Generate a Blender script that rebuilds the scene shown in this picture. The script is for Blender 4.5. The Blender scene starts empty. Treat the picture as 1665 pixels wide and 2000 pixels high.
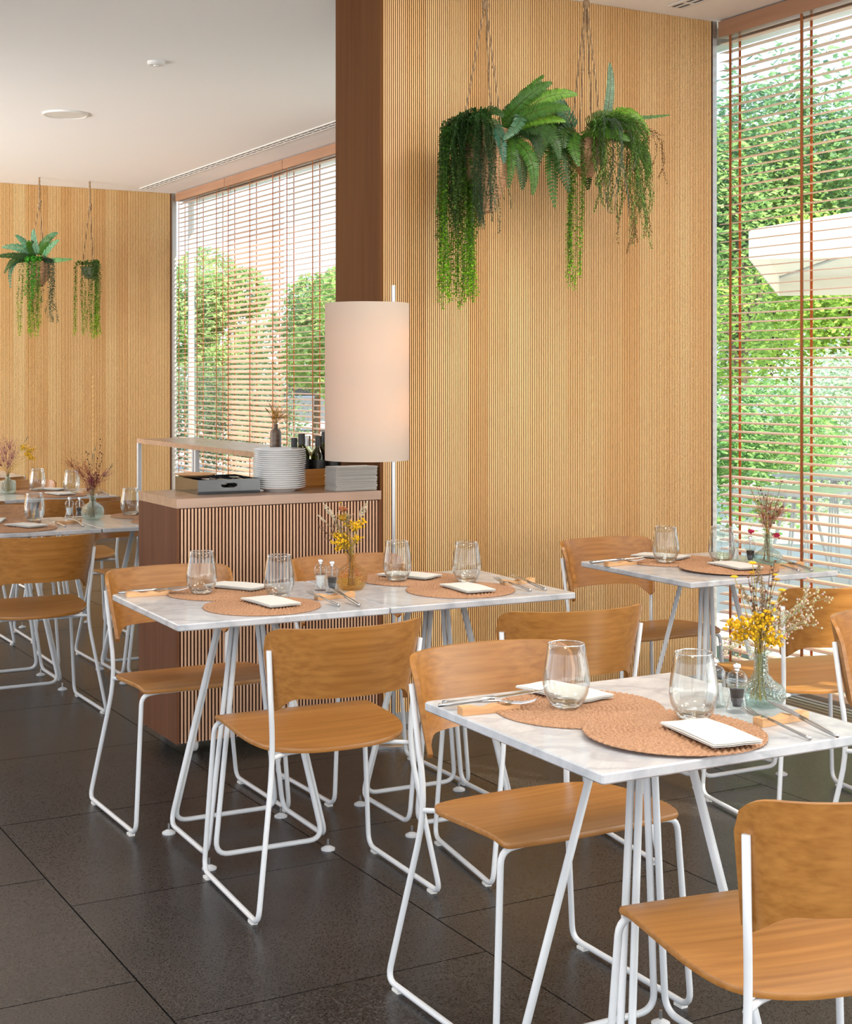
import bpy, math, random
from mathutils import Vector, Matrix
sc = bpy.context.scene
COL = sc.collection
rnd = random.Random(7)
R = math.radians

# ---------------- camera ----------------
cd = bpy.data.cameras.new('camera'); cam = bpy.data.objects.new('camera', cd); COL.objects.link(cam)
cam.location = (0, 0, 1.42); cam.rotation_euler = (R(90), 0, R(-29.26))
cd.sensor_fit = 'HORIZONTAL'; cd.sensor_width = 36; cd.lens = 2895 / 1665 * 36
cd.shift_y = -265 / 1665; cd.clip_start = .05; cd.clip_end = 300
sc.camera = cam
# ---------------- world / light / exposure ----------------
w = bpy.data.worlds.new('sky'); sc.world = w; w.use_nodes = True
nt = w.node_tree; nt.nodes.clear()
out = nt.nodes.new('ShaderNodeOutputWorld'); bg = nt.nodes.new('ShaderNodeBackground')
tc = nt.nodes.new('ShaderNodeTexCoord'); sx = nt.nodes.new('ShaderNodeSeparateXYZ'); rp = nt.nodes.new('ShaderNodeValToRGB')
nt.links.new(tc.outputs['Generated'], sx.inputs[0]); nt.links.new(sx.outputs['Z'], rp.inputs[0])
rp.color_ramp.elements[0].position = 0.0; rp.color_ramp.elements[0].color = (.86, .92, 1, 1)
rp.color_ramp.elements[1].position = .6; rp.color_ramp.elements[1].color = (.48, .68, 1, 1)
nt.links.new(rp.outputs[0], bg.inputs[0]); bg.inputs[1].default_value = 1.9
nt.links.new(bg.outputs[0], out.inputs[0])
def lamp(kind, name, loc, energy, color, **k):
    d = bpy.data.lights.new(name, kind); d.energy = energy; d.color = color
    for a, b in k.items(): setattr(d, a, b)
    o = bpy.data.objects.new(name, d); COL.objects.link(o); o.location = loc; return o
SUNDIR = Vector((.42, -.70, .58)).normalized()      # towards the sun
sun = lamp('SUN', 'sun', (8, -6, 9), 9.5, (1, .93, .80), angle=.009)
sun.rotation_euler = SUNDIR.to_track_quat('Z', 'Y').to_euler()
# added fill lamps standing in for daylight at unseen left, front and near glazing
a = lamp('AREA', 'fill_daylight_left', (-2.95, 1.6, 1.40), 75, (1, .965, .92), shape='RECTANGLE', size=6, size_y=2.6)
a.rotation_euler = (R(125), 0, R(-90))
a = lamp('AREA', 'fill_daylight_left_far', (-2.95, 10.3, 1.40), 380, (1, .98, .95), shape='RECTANGLE', size=4.6, size_y=2.6, spread=R(130))
a.rotation_euler = (R(112), 0, R(-62))
a = lamp('AREA', 'fill_daylight_front', (1.2, -2.4, 1.40), 130, (1, .965, .92), shape='RECTANGLE', size=6.5, size_y=2.6)
a.rotation_euler = (R(125), 0, 0)
a = lamp('AREA', 'fill_daylight_window', (4.9, -.2, 1.5), 140, (1, .98, .95), shape='RECTANGLE', size=4.2, size_y=2.6)
a.rotation_euler = (R(108), 0, R(90))
vs = sc.view_settings; vs.view_transform = 'Standard'; vs.look = 'None'; vs.gamma = 1; vs.use_curve_mapping = False
vs.exposure = 0.0

# ---------------- materials ----------------
def mat(name, color, rough=.5, metal=0, **k):
    m = bpy.data.materials.new(name); m.use_nodes = True
    b = m.node_tree.nodes['Principled BSDF']
    b.inputs['Base Color'].default_value = (*color, 1); b.inputs['Roughness'].default_value = rough
    b.inputs['Metallic'].default_value = metal
    for a, v in k.items(): b.inputs[a].default_value = v
    m.diffuse_color = (*color, 1)
    return m
def N(m, t, **k):
    n = m.node_tree.nodes.new('ShaderNode' + t)
    for a, v in k.items():
        if isinstance(a, str) and hasattr(n, a) and a not in n.inputs: setattr(n, a, v)
        else: n.inputs[a].default_value = v
    return n
def L(m, a, b): m.node_tree.links.new(a, b)
def ramp(m, stops):
    r = N(m, 'ValToRGB'); e = r.color_ramp.elements
    while len(e) < len(stops): e.new(.5)
    for i, (p, c) in enumerate(stops): e[i].position = p; e[i].color = (*c, 1)
    return r
def objcoord(m, scale, rand=True):
    tc = N(m, 'TexCoord'); mp = N(m, 'Mapping'); mp.inputs['Scale'].default_value = scale
    if rand:
        oi = N(m, 'ObjectInfo'); mu = N(m, 'Math', operation='MULTIPLY'); mu.inputs[1].default_value = 37.
        L(m, oi.outputs['Random'], mu.inputs[0]); ad = N(m, 'VectorMath', operation='ADD')
        L(m, tc.outputs['Object'], ad.inputs[0]); L(m, mu.outputs[0], ad.inputs[1]); L(m, ad.outputs[0], mp.inputs['Vector'])
    else: L(m, tc.outputs['Object'], mp.inputs['Vector'])
    return mp
def bsdf(m): return m.node_tree.nodes['Principled BSDF']
def bump(m, h, s, d=.001):
    b = N(m, 'Bump'); b.inputs['Strength'].default_value = s; b.inputs['Distance'].default_value = d
    L(m, h, b.inputs['Height']); L(m, b.outputs[0], bsdf(m).inputs['Normal'])
def wood(name, c1, c2, scale, rough=.4, rand=True, bs=.15):
    m = mat(name, c1, rough); mp = objcoord(m, scale, rand)
    n = N(m, 'TexNoise'); n.inputs['Scale'].default_value = 1; n.inputs['Detail'].default_value = 6; n.inputs['Distortion'].default_value = .2
    L(m, mp.outputs[0], n.inputs['Vector'])
    r = ramp(m, [(.3, c1), (.7, c2)]); L(m, n.outputs['Fac'], r.inputs[0]); L(m, r.outputs[0], bsdf(m).inputs['Base Color'])
    bump(m, n.outputs['Fac'], bs, .0006); return m
def slatwood(name, lo, hi, pitch, rough=.5, plank=.1):
    """each slat, and each board the slats were cut from, has its own tone"""
    m = mat(name, lo, rough); tc = N(m, 'TexCoord'); s = N(m, 'SeparateXYZ'); L(m, tc.outputs['Object'], s.inputs[0])
    def cell(p):
        d = N(m, 'Math', operation='DIVIDE'); d.inputs[1].default_value = p; L(m, s.outputs[0], d.inputs[0])
        f = N(m, 'Math', operation='FLOOR'); L(m, d.outputs[0], f.inputs[0])
        wn = N(m, 'TexWhiteNoise', noise_dimensions='1D'); L(m, f.outputs[0], wn.inputs['W']); return wn.outputs['Value'], f
    v1, f1 = cell(pitch); v2, f2 = cell(plank)
    cx = N(m, 'CombineXYZ'); L(m, f2.outputs[0], cx.inputs[0]); zz = N(m, 'Math', operation='MULTIPLY'); zz.inputs[1].default_value = .8
    L(m, s.outputs[2], zz.inputs[0]); L(m, zz.outputs[0], cx.inputs[2])
    n = N(m, 'TexNoise'); n.inputs['Scale'].default_value = 1.3; n.inputs['Detail'].default_value = 4; L(m, cx.outputs[0], n.inputs['Vector'])
    a1 = N(m, 'Math', operation='MULTIPLY_ADD'); a1.inputs[1].default_value = .16; L(m, v1, a1.inputs[0])
    a2 = N(m, 'Math', operation='MULTIPLY'); a2.inputs[1].default_value = .42; L(m, v2, a2.inputs[0]); L(m, a2.outputs[0], a1.inputs[2])
    a3 = N(m, 'Math', operation='MULTIPLY_ADD'); a3.inputs[1].default_value = .5; L(m, n.outputs['Fac'], a3.inputs[0]); L(m, a1.outputs[0], a3.inputs[2])
    r = ramp(m, [(.2, lo), (.9, hi)]); L(m, a3.outputs[0], r.inputs[0]); L(m, r.outputs[0], bsdf(m).inputs['Base Color']); return m
M = {}
M['oak'] = wood('oak', (.41, .178, .040), (.28, .108, .020), (1.3, 62, 85), .33)
M['oak_edge'] = wood('oak_edge', (.55, .30, .12), (.40, .20, .07), (4, 4, 500), .5)
M['rest'] = wood('rest_wood', (.52, .25, .10), (.68, .40, .19), (9, 60, 60), .55)
M['slat'] = slatwood('slat_wood', (.72, .39, .135), (.95, .66, .31), .0094)
M['slat_back_shade'] = mat('slat_backing_shade', (.30, .115, .026), .7)  # brown backing board; the shade between wall slats is put into this colour
M['smooth_wood'] = wood('smooth_panel_wood', (.15, .060, .018), (.115, .043, .012), (26, 26, 1.2), .8, False, .05)
M['cab'] = wood('cabinet_wood', (.165, .068, .034), (.125, .048, .022), (30, 30, 1.5), .7)
for k_ in ('cab', 'smooth_wood'): bsdf(M[k_]).inputs['Specular IOR Level'].default_value = .2
M['cab_slat'] = slatwood('cabinet_slat_wood', (.50, .28, .165), (.66, .42, .27), .0138)
M['cab_back_shade'] = mat('cabinet_gap_shade', (.13, .042, .015), .7)  # shade in the gaps of the cabinet front is put into this colour
M['cab_top'] = wood('cabinet_top_wood', (.42, .27, .185), (.33, .205, .14), (2, 30, 30), .25)
M['blind'] = mat('blind_slat_lacquer', (.66, .45, .32), .45)
M['headrail'] = wood('headrail_wood', (.40, .22, .13), (.33, .17, .10), (30, 2, 30), .4)
M['tape'] = mat('tape_cloth', (.36, .15, .05), .8)
m = M['tape']; t = N(m, 'BsdfTranslucent'); t.inputs[0].default_value = (.75, .25, .06, 1); mx = N(m, 'MixShader'); mx.inputs[0].default_value = .4
L(m, bsdf(m).outputs[0], mx.inputs[1]); L(m, t.outputs[0], mx.inputs[2]); L(m, mx.outputs[0], m.node_tree.nodes['Material Output'].inputs[0])
M['white'] = mat('white_lacquer', (.64, .65, .66), .3)
M['plaster'] = mat('plaster', (.90, .885, .86), .85)
M['plastic'] = mat('plastic_white', (.78, .76, .72), .4)
M['grout'] = mat('grout', (.012, .011, .010), .9)
m = M['granite'] = mat('granite', (.04, .04, .04), .2); mp = objcoord(m, (1, 1, 1))
n1 = N(m, 'TexNoise'); n1.inputs['Scale'].default_value = 210; n1.inputs['Detail'].default_value = 3; L(m, mp.outputs[0], n1.inputs['Vector'])
n2 = N(m, 'TexNoise'); n2.inputs['Scale'].default_value = 5; L(m, mp.outputs[0], n2.inputs['Vector'])
r1 = ramp(m, [(.38, (.006, .0055, .005)), (.50, (.016, .014, .013)), (.60, (.042, .037, .035)), (.72, (.12, .11, .10))]); L(m, n1.outputs['Fac'], r1.inputs[0])
r2 = ramp(m, [(.3, (.82, .8, .8)), (.7, (1.1, 1.05, 1.02))]); L(m, n2.outputs['Fac'], r2.inputs[0])
mm = N(m, 'Mix', data_type='RGBA', blend_type='MULTIPLY'); mm.inputs[0].default_value = 1; L(m, r1.outputs[0], mm.inputs[6]); L(m, r2.outputs[0], mm.inputs[7])
L(m, mm.outputs[2], bsdf(m).inputs['Base Color'])
r3 = ramp(m, [(.3, (.24,)*3), (.7, (.42,)*3)]); L(m, n1.outputs['Fac'], r3.inputs[0]); L(m, r3.outputs[0], bsdf(m).inputs['Roughness'])
bump(m, n1.outputs['Fac'], .12, .0006)
m = M['marble'] = mat('marble', (.6, .6, .6), .16); mp = objcoord(m, (1, 1, 1))
n1 = N(m, 'TexNoise'); n1.inputs['Scale'].default_value = 5; n1.inputs['Detail'].default_value = 9; n1.inputs['Roughness'].default_value = .66; n1.inputs['Distortion'].default_value = 1.6
L(m, mp.outputs[0], n1.inputs['Vector'])
n2 = N(m, 'TexWave', wave_type='BANDS', bands_direction='DIAGONAL'); n2.inputs['Scale'].default_value = 4; n2.inputs['Distortion'].default_value = 14; n2.inputs['Detail'].default_value = 6
L(m, mp.outputs[0], n2.inputs['Vector'])
r1 = ramp(m, [(.30, (.40, .41, .43)), (.50, (.50, .505, .525)), (.70, (.60, .60, .61))]); L(m, n1.outputs['Fac'], r1.inputs[0])
r2 = ramp(m, [(0., (.78, .79, .81)), (.2, (.97, .97, .97)), (1., (1, 1, 1))]); L(m, n2.outputs['Fac'], r2.inputs[0])
mm = N(m, 'Mix', data_type='RGBA', blend_type='MULTIPLY'); mm.inputs[0].default_value = .8; L(m, r1.outputs[0], mm.inputs[6]); L(m, r2.outputs[0], mm.inputs[7])
L(m, mm.outputs[2], bsdf(m).inputs['Base Color'])
M['rattan'] = wood('rattan_straw', (.30, .14, .065), (.50, .28, .155), (220, 220, 220), .75, False, .4)
M['rope'] = wood('jute_rope', (.20, .12, .06), (.36, .24, .13), (200, 200, 60), .9, False, .6)
M['basket'] = wood('basket_straw', (.30, .15, .07), (.55, .32, .17), (40, 40, 200), .85, False, .4)
M['linen'] = mat('linen', (.68, .65, .60), .85)
M['steel'] = mat('brushed_steel', (.46, .45, .44), .28, 1)
M['chrome'] = mat('chrome', (.7, .7, .7), .15, 1)
M['alu'] = mat('aluminium', (.52, .50, .47), .4, 1)
def glassm(name, col, rough=0, ior=1.45):
    return mat(name, col, rough, 0, **{'Transmission Weight': 1.0, 'IOR': ior})
def thin_glass(name, tint, k=.9, rough=0, tex=0):
    m = bpy.data.materials.new(name); m.use_nodes = True; m.node_tree.nodes.clear()
    o = N(m, 'OutputMaterial'); t = N(m, 'BsdfTransparent'); t.inputs[0].default_value = (*tint, 1); g = N(m, 'BsdfGlossy'); g.inputs['Roughness'].default_value = rough
    lw = N(m, 'LayerWeight'); lw.inputs[0].default_value = .5; pw = N(m, 'Math', operation='POWER'); pw.inputs[1].default_value = 2.3; L(m, lw.outputs['Facing'], pw.inputs[0])
    f = N(m, 'Math', operation='MULTIPLY_ADD'); f.inputs[1].default_value = k; f.inputs[2].default_value = .035; L(m, pw.outputs[0], f.inputs[0])
    mx = N(m, 'MixShader'); L(m, f.outputs[0], mx.inputs[0]); L(m, t.outputs[0], mx.inputs[1]); L(m, g.outputs[0], mx.inputs[2]); L(m, mx.outputs[0], o.inputs[0])
    if tex:
        tc = N(m, 'TexCoord'); v = N(m, 'TexVoronoi'); v.inputs['Scale'].default_value = tex; L(m, tc.outputs['Object'], v.inputs['Vector'])
        b = N(m, 'Bump'); b.inputs['Strength'].default_value = 1; b.inputs['Distance'].default_value = .004; L(m, v.outputs['Distance'], b.inputs['Height']); L(m, b.outputs[0], g.inputs['Normal']); L(m, b.outputs[0], lw.inputs['Normal'])
    return m
M['glass'] = thin_glass('clear_glass', (.955, .965, .96), .95)
M['acrylic'] = thin_glass('acrylic', (.93, .95, .96), .7, .02)
M['solid_glass'] = glassm('solid_glass', (1, 1, 1))
def textured_glass(name, col, sc_=420):
    m = glassm(name, col, .03); tc = N(m, 'TexCoord'); v = N(m, 'TexVoronoi'); v.inputs['Scale'].default_value = sc_ ** .5 * 8
    L(m, tc.outputs['Object'], v.inputs['Vector']); bump(m, v.outputs['Distance'], .8, .003); return m
M['glass_amber'] = thin_glass('amber_glass', (.96, .82, .42), .5, .05, 170)
M['glass_aqua'] = thin_glass('aqua_glass', (.88, .965, .955), .75, .03, 170)
M['pane'] = m = bpy.data.materials.new('window_pane'); m.use_nodes = True; m.node_tree.nodes.clear()
o_ = N(m, 'OutputMaterial'); tr = N(m, 'BsdfTransparent'); tr.inputs[0].default_value = (.95, .985, .97, 1); gl = N(m, 'BsdfGlossy'); gl.inputs['Roughness'].default_value = 0
lw = N(m, 'LayerWeight'); lw.inputs[0].default_value = .5; pw = N(m, 'Math', operation='POWER'); pw.inputs[1].default_value = 5; L(m, lw.outputs['Facing'], pw.inputs[0]); fr = N(m, 'Math', operation='MULTIPLY_ADD'); fr.inputs[1].default_value = .5; fr.inputs[2].default_value = .025; L(m, pw.outputs[0], fr.inputs[0]); mx = N(m, 'MixShader'); L(m, fr.outputs[0], mx.inputs[0]); L(m, tr.outputs[0], mx.inputs[1]); L(m, gl.outputs[0], mx.inputs[2]); L(m, mx.outputs[0], o_.inputs[0])
M['shade'] = m = mat('shade_cloth', (.50, .46, .41), .9)
t = N(m, 'BsdfTranslucent'); t.inputs[0].default_value = (.95, .80, .60, 1); mx = N(m, 'MixShader'); mx.inputs[0].default_value = .33
L(m, bsdf(m).outputs[0], mx.inputs[1]); L(m, t.outputs[0], mx.inputs[2]); L(m, mx.outputs[0], m.node_tree.nodes['Material Output'].inputs[0])
M['black_gloss'] = mat('black_lacquer', (.012, .012, .014), .07)
M['dark'] = mat('dark_cap', (.015, .014, .013), .4)
M['bottle'] = glassm('dark_green_glass', (.16, .17, .02))
M['bottle_clear'] = glassm('pale_glass', (.85, .88, .75))
M['oil'] = mat('olive_oil', (.55, .38, .02), .1)
M['china'] = mat('white_china', (.80, .79, .78), .12)
M['label'] = mat('paper_label', (.55, .50, .44), .7)
M['print'] = mat('label_print', (.62, .60, .55), .7)
M['salt'] = mat('salt', (.75, .72, .68), .9); M['pepper'] = mat('peppercorns', (.035, .025, .02), .8)
M['fill_panel_glow'] = mat('fill_panel_glow', (.9, .9, .9), .6, 0, **{'Emission Color': (1, .95, .86, 1), 'Emission Strength': 5.})
M['stoneware'] = wood('brown_stoneware', (.10, .065, .045), (.22, .15, .10), (20, 20, 60), .3, False)
def leafm(name, sat=1.0):
    """leaf colour comes from the growth: an attribute written on every leaf"""
    m = mat(name, (.1, .3, .05), .45); a = N(m, 'Attribute', attribute_name='tint'); L(m, a.outputs['Color'], bsdf(m).inputs['Base Color'])
    t = N(m, 'BsdfTranslucent'); L(m, a.outputs['Color'], t.inputs[0]); mx = N(m, 'MixShader'); mx.inputs[0].default_value = .3
    L(m, bsdf(m).outputs[0], mx.inputs[1]); L(m, t.outputs[0], mx.inputs[2]); L(m, mx.outputs[0], m.node_tree.nodes['Material Output'].inputs[0]); return m
M['leaf'] = leafm('leaf')
M['dry'] = leafm('dried_plant'); bsdf(M['dry']).inputs['Roughness'].default_value = .8
M['bark'] = wood('bark', (.09, .06, .04), (.2, .14, .1), (8, 8, 2), .9, False)
M['paving'] = wood('paving', (.62, .58, .50), (.75, .71, .64), (1, 1, 1), .8, False)
M['canvas'] = mat('canvas', (.85, .80, .70), .8)
M['render'] = mat('garden_wall_render', (.80, .76, .68), .8)
M['carpaint'] = mat('car_paint', (.30, .32, .35), .25, .5); M['carglass'] = mat('car_glass', (.04, .05, .06), .1); M['rubber'] = mat('rubber', (.03, .03, .03), .8)
M['asphalt'] = mat('asphalt', (.35, .35, .34), .8)

# ---------------- mesh helpers ----------------
class MB:
    def __init__(s): s.v = []; s.f = []; s.c = None
    def box(s, x0, x1, y0, y1, z0, z1):
        n = len(s.v); s.v += [(x, y, z) for z in (z0, z1) for y in (y0, y1) for x in (x0, x1)]
        s.f += [tuple(n + i for i in q) for q in ((0, 2, 3, 1), (4, 5, 7, 6), (0, 1, 5, 4), (2, 6, 7, 3), (0, 4, 6, 2), (1, 3, 7, 5))]; return s
    def tube(s, pts, r, n=8, cap=True, r2=None):
        pts = [Vector(p) for p in pts]; k = len(pts); b = len(s.v); t0 = (pts[1] - pts[0]).normalized()
        u = t0.orthogonal().normalized()
        for i, p in enumerate(pts):
            t = (pts[min(i + 1, k - 1)] - pts[max(i - 1, 0)]).normalized()
            u = (u - t * u.dot(t)).normalized(); v = t.cross(u)
            rr = r if r2 is None else r + (r2 - r) * i / (k - 1)
            if callable(r): rr = r(i / (k - 1))
            s.v += [tuple(p + (u * math.cos(2 * math.pi * j / n) + v * math.sin(2 * math.pi * j / n)) * rr) for j in range(n)]
        for i in range(k - 1):
            for j in range(n):
                a_ = b + i * n + j; c_ = b + i * n + (j + 1) % n; s.f.append((a_, c_, c_ + n, a_ + n))
        if cap: s.f.append(tuple(b + j for j in reversed(range(n)))); s.f.append(tuple(b + (k - 1) * n + j for j in range(n)))
        return s
    def lathe(s, prof, n=32, cx=0, cy=0, z=0, closed=False, rm=None):
        b = len(s.v); k = len(prof)
        for (r, h) in prof:
            for j in range(n):
                th = 2 * math.pi * j / n; q = r * (rm(th, h) if rm else 1); s.v.append((cx + q * math.cos(th), cy + q * math.sin(th), z + h))
        for i in range(k - 1 + (1 if closed else 0)):
            i2 = (i + 1) % k
            for j in range(n):
                j2 = (j + 1) % n; s.f.append((b + i * n + j, b + i * n + j2, b + i2 * n + j2, b + i2 * n + j))
        if not closed:
            if prof[0][0] > 1e-6: s.f.append(tuple(b + j for j in reversed(range(n))))
            if prof[-1][0] > 1e-6: s.f.append(tuple(b + (k - 1) * n + j for j in range(n)))
        return s
    def ball(s, c, r, n=6, m=4, sz=None):
        sz = sz or r; b = len(s.v)
        s.v.append((c[0], c[1], c[2] - sz))
        for i in range(1, m):
            a_ = -math.pi / 2 + math.pi * i / m
            for j in range(n):
                th = 2 * math.pi * j / n; s.v.append((c[0] + r * math.cos(a_) * math.cos(th), c[1] + r * math.cos(a_) * math.sin(th), c[2] + sz * math.sin(a_)))
        s.v.append((c[0], c[1], c[2] + sz)); T = len(s.v) - 1
        for j in range(n):
            j2 = (j + 1) % n; s.f.append((b, b + 1 + j2, b + 1 + j)); s.f.append((T, T - n + j, T - n + j2))
            for i in range(m - 2): s.f.append((b + 1 + i * n + j, b + 1 + i * n + j2, b + 1 + (i + 1) * n + j2, b + 1 + (i + 1) * n + j))
        return s
    def poly(s, pts):
        b = len(s.v); s.v += [tuple(p) for p in pts]; s.f.append(tuple(range(b, b + len(pts)))); return s
    def tint(s, col):           # colour for all vertices added since the last call
        if s.c is None: s.c = []
        s.c += [col] * (len(s.v) - len(s.c)); return s
    def mesh(s, name, m, smooth=False):
        me = bpy.data.meshes.new(name); me.from_pydata(s.v, [], s.f); me.materials.append(m)
        if smooth: me.shade_smooth()
        if s.c is not None:
            at = me.color_attributes.new('tint', 'FLOAT_COLOR', 'POINT')
            at.data.foreach_set('color', [x for c in s.c for x in (*c, 1)])
        me.update(); return me
    def build(s, name, m, parent=None, smooth=False, auto=None, loc=None):
        me = s.mesh(name, m, smooth); o = bpy.data.objects.new(name, me); COL.objects.link(o)
        if auto: me.set_sharp_from_angle(angle=R(auto))
        if parent: o.parent = parent
        if loc: o.location = loc
        return o
def fillet(pts, rad, n=5):
    pts = [Vector(p) for p in pts]; o = [pts[0]]
    for i in range(1, len(pts) - 1):
        p = pts[i]; a_ = pts[i - 1] - p; b_ = pts[i + 1] - p; r = rad[i - 1] if isinstance(rad, (list, tuple)) else rad
        r = min(r, a_.length * .49, b_.length * .49); A = p + a_.normalized() * r; B = p + b_.normalized() * r
        for k in range(n + 1):
            t = k / n; o.append(A * (1 - t) ** 2 + p * 2 * t * (1 - t) + B * t * t)
    o.append(pts[-1]); return o
def tag(o, label=None, cat=None, group=None, kind=None):
    if label: o['label'] = label
    if cat: o['category'] = cat
    if group: o['group'] = group
    if kind: o['kind'] = kind
    return o
def thing(name, label, cat, loc=(0, 0, 0), rz=0, group=None):
    o = bpy.data.objects.new(name, None); COL.objects.link(o); o.location = loc; o.rotation_euler = (0, 0, rz); o.empty_display_size = .05
    return tag(o, label, cat, group)
def ctree(o, parent=None):
    c = o.copy(); COL.objects.link(c)
    if parent: c.parent = parent
    for ch in list(o.children): ctree(ch, c)
    return c
class Proto:      # first call uses the original, later calls copy it with all its parts
    def __init__(s, root): s.r = root; s.used = False
    def at(s, loc, rz, label, group=None, cat=None):
        o = ctree(s.r) if s.used else s.r; s.used = True
        o.location = loc; o.rotation_euler = (0, 0, rz); o['label'] = label
        if group: o['group'] = group
        return o
RT = Vector((.8724, -.4888, 0)); FW = Vector((.4888, .8724, 0))
ZC = 3.06; ZT = .735
# ---------------- setting ----------------
b = MB(); b.box(-3.2, 4.78, -2.7, 12.9, -.12, -.014); fl = tag(b.build('floor', M['grout']), kind='structure')
tile = MB().box(-.4028, .4028, -.4028, .4028, -.02, 0).mesh('tile', M['granite'])
for i in range(-5, 5):
    X0 = 1.11 + .81 * i; off = 3.93 if i % 2 == 0 else 3.37
    for j in range(-8, 12):
        Y0 = off + .81 * j
        if X0 > 4.6 or Y0 + .81 > 13.2: continue
        me = tile
        o = bpy.data.objects.new('tile', me); COL.objects.link(o); o.parent = fl; o.location = (X0 + .405, Y0 + .405, rnd.uniform(0, .0006))
b = MB(); b.box(-3.2, 4.95, -2.7, 12.9, ZC, ZC + .2); ce = tag(b.build('ceiling', M['plaster']), kind='structure')
# double slot air diffuser running along the window side of the ceiling
d = MB()
for (y0, y1) in ((-1.5, 5.2), (5.8, 12.5)):
    d.box(4.135, 4.15, y0, y1, ZC - .006, ZC - .0003); d.box(4.175, 4.185, y0, y1, ZC - .006, ZC - .0003); d.box(4.21, 4.225, y0, y1, ZC - .006, ZC - .0003)
    yy = y0
    while yy < y1: d.box(4.15, 4.21, yy, yy + .02, ZC - .004, ZC - .0003); yy += .12
dif = thing('slot_diffuser', 'long double-slot air diffuser let into the ceiling along the windows', 'air vent', (0, 0, 0))
d.build('grille', M['plastic'], dif); b = MB()
for (y0, y1) in ((-1.5, 5.2), (5.8, 12.5)): b.box(4.14, 4.22, y0, y1, ZC - .002, ZC - .0003)
b.build('dark_slot', M['dark'], dif)
def slatted(parent, length, z0, z1, pitch, mats, matb, fl_w=.62, depth=.009, nm='slat_cladding'):
    """vertical slats in local x, front towards -y"""
    s = MB(); n = int(length / pitch)
    for i in range(n):
        x = (i + .5) * pitch; h = pitch * fl_w / 2; s.box(x - h, x + h, -depth, 0, z0, z1)
    o = s.build(nm, mats, parent); o['kind'] = 'stuff'; o.data.materials.append(matb)
    o.data.polygons.foreach_set('material_index', [0 if i % 6 == 2 else 1 for i in range(len(s.f))]); return o  # only slat fronts keep the wood tone; other faces have groove shade painted in
# far wall
wb = tag(MB().box(-3.2, 4.54, 12.72, 12.9, 0, ZC).build('wall_back', M['slat_back_shade']), kind='structure')
o = slatted(wb, 7.6, .045, ZC - .001, .0115, M['slat'], M['slat_back_shade']); o.location = (-3.1, 12.72, 0)
MB().box(-3.1, 4.5, 12.705, 12.72, 0, .045).build('skirting', M['alu'], wb)
# partition slab in the middle
wc = tag(MB().box(2.785, 4.50, 5.336, 5.728, 0, ZC).build('wall_center', M['slat_back_shade']), kind='structure')
o = slatted(wc, 1.715, .05, ZC - .001, .0094, M['slat'], M['slat_back_shade'], .6); o.location = (2.785, 5.336, 0)
MB().box(2.77, 2.786, 5.326, 5.738, .05, ZC - .001).build('side_panel', M['smooth_wood'], wc)
MB().box(2.775, 4.50, 5.322, 5.34, 0, .05).build('skirting', M['alu'], wc)
MB().box(2.785, 4.50, 5.727, 5.737, 0, ZC - .001).build('rear_panel', M['smooth_wood'], wc)
# left and front walls: glazed, white piers
def glazed(name, axis, pos, a0, a1, npan):
    b = MB(); t = .12; st = (a1 - a0) / npan
    def bx(u0, u1, z0, z1):
        if axis == 'x': b.box(pos - t, pos, u0, u1, z0, z1)
        else: b.box(u0, u1, pos - t, pos, z0, z1)
    bx(a0, a1, 0, .12); bx(a0, a1, 2.92, ZC)
    for i in range(npan + 1): bx(a0 + i * st - .09, a0 + i * st + .09, .12, 2.92)
    return tag(b.build(name, M['plaster']), kind='structure')
glazed('wall_left', 'x', -3.02, -2.6, 12.8, 7); glazed('wall_front', 'y', -2.5, -3.1, 4.7, 4)
# window side: frames, glass, header
def window(name, y0, y1, posts):
    r = bpy.data.objects.new(name, None); COL.objects.link(r); r['kind'] = 'structure'
    f = MB(); f.box(4.62, 4.72, y0, y1, 0, .05); f.box(4.62, 4.72, y0, y1, 2.98, ZC)
    f.build('window_frame', M['alu'], r)
    for y in posts: MB().box(4.66, 4.71, y - .014, y + .014, .05, 2.98).build('mullion', M['alu'], r)
    p = [y0] + sorted(posts) + [y1]
    for a_, c_ in zip(p, p[1:]):
        if c_ - a_ > .1: MB().box(4.675, 4.681, a_ + .0, c_, .05, 2.98).build('pane', M['pane'], r)
window('window_1', -2.5, 6.6, [-2.47, -.6, 1.4, 3.2]); window('window_2', 6.6, 12.75, [6.63, 12.7])
tag(MB().box(4.50, 4.524, 5.322, 5.745, 0, ZC).build('trim_1', M['alu']), kind='structure')
tag(MB().box(4.50, 4.54, 12.68, 12.73, 0, ZC).build('trim_2', M['alu']), kind='structure')
sl = MB(); sl.box(4.40, 4.62, -2.5, 5.3, .0, .018)
for i in range(5): sl.box(4.41 + i * .04, 4.425 + i * .04, -2.5, 5.3, .018, .024)
tag(sl.build('trim_3', M['alu']), kind='structure')
# ceiling discs
t = thing('ceiling_speaker', 'large round white speaker grille set in the far ceiling', 'speaker', (2.56, 9.18, ZC - .012))
MB().lathe([(.14, 0.012), (.14, .002), (.128, 0), (.122, .004)], 40).build('rim', M['plastic'], t, True, 30)
MB().lathe([(.121, .004), (.12, .003)], 40).build('grille', M['plastic'], t)
t = thing('smoke_detector', 'small round white detector disc on the ceiling nearer than the speaker', 'detector', (2.55, 7.43, ZC - .02))
MB().lathe([(.047, .02), (.047, .01), (.04, .002), (.0, 0)], 28).build('housing', M['plastic'], t, True, 30)
MB().lathe([(.015, .002), (.014, -.004), (0, -.005)], 16).build('sensor_head', M['plastic'], t, True, 30)

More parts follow.
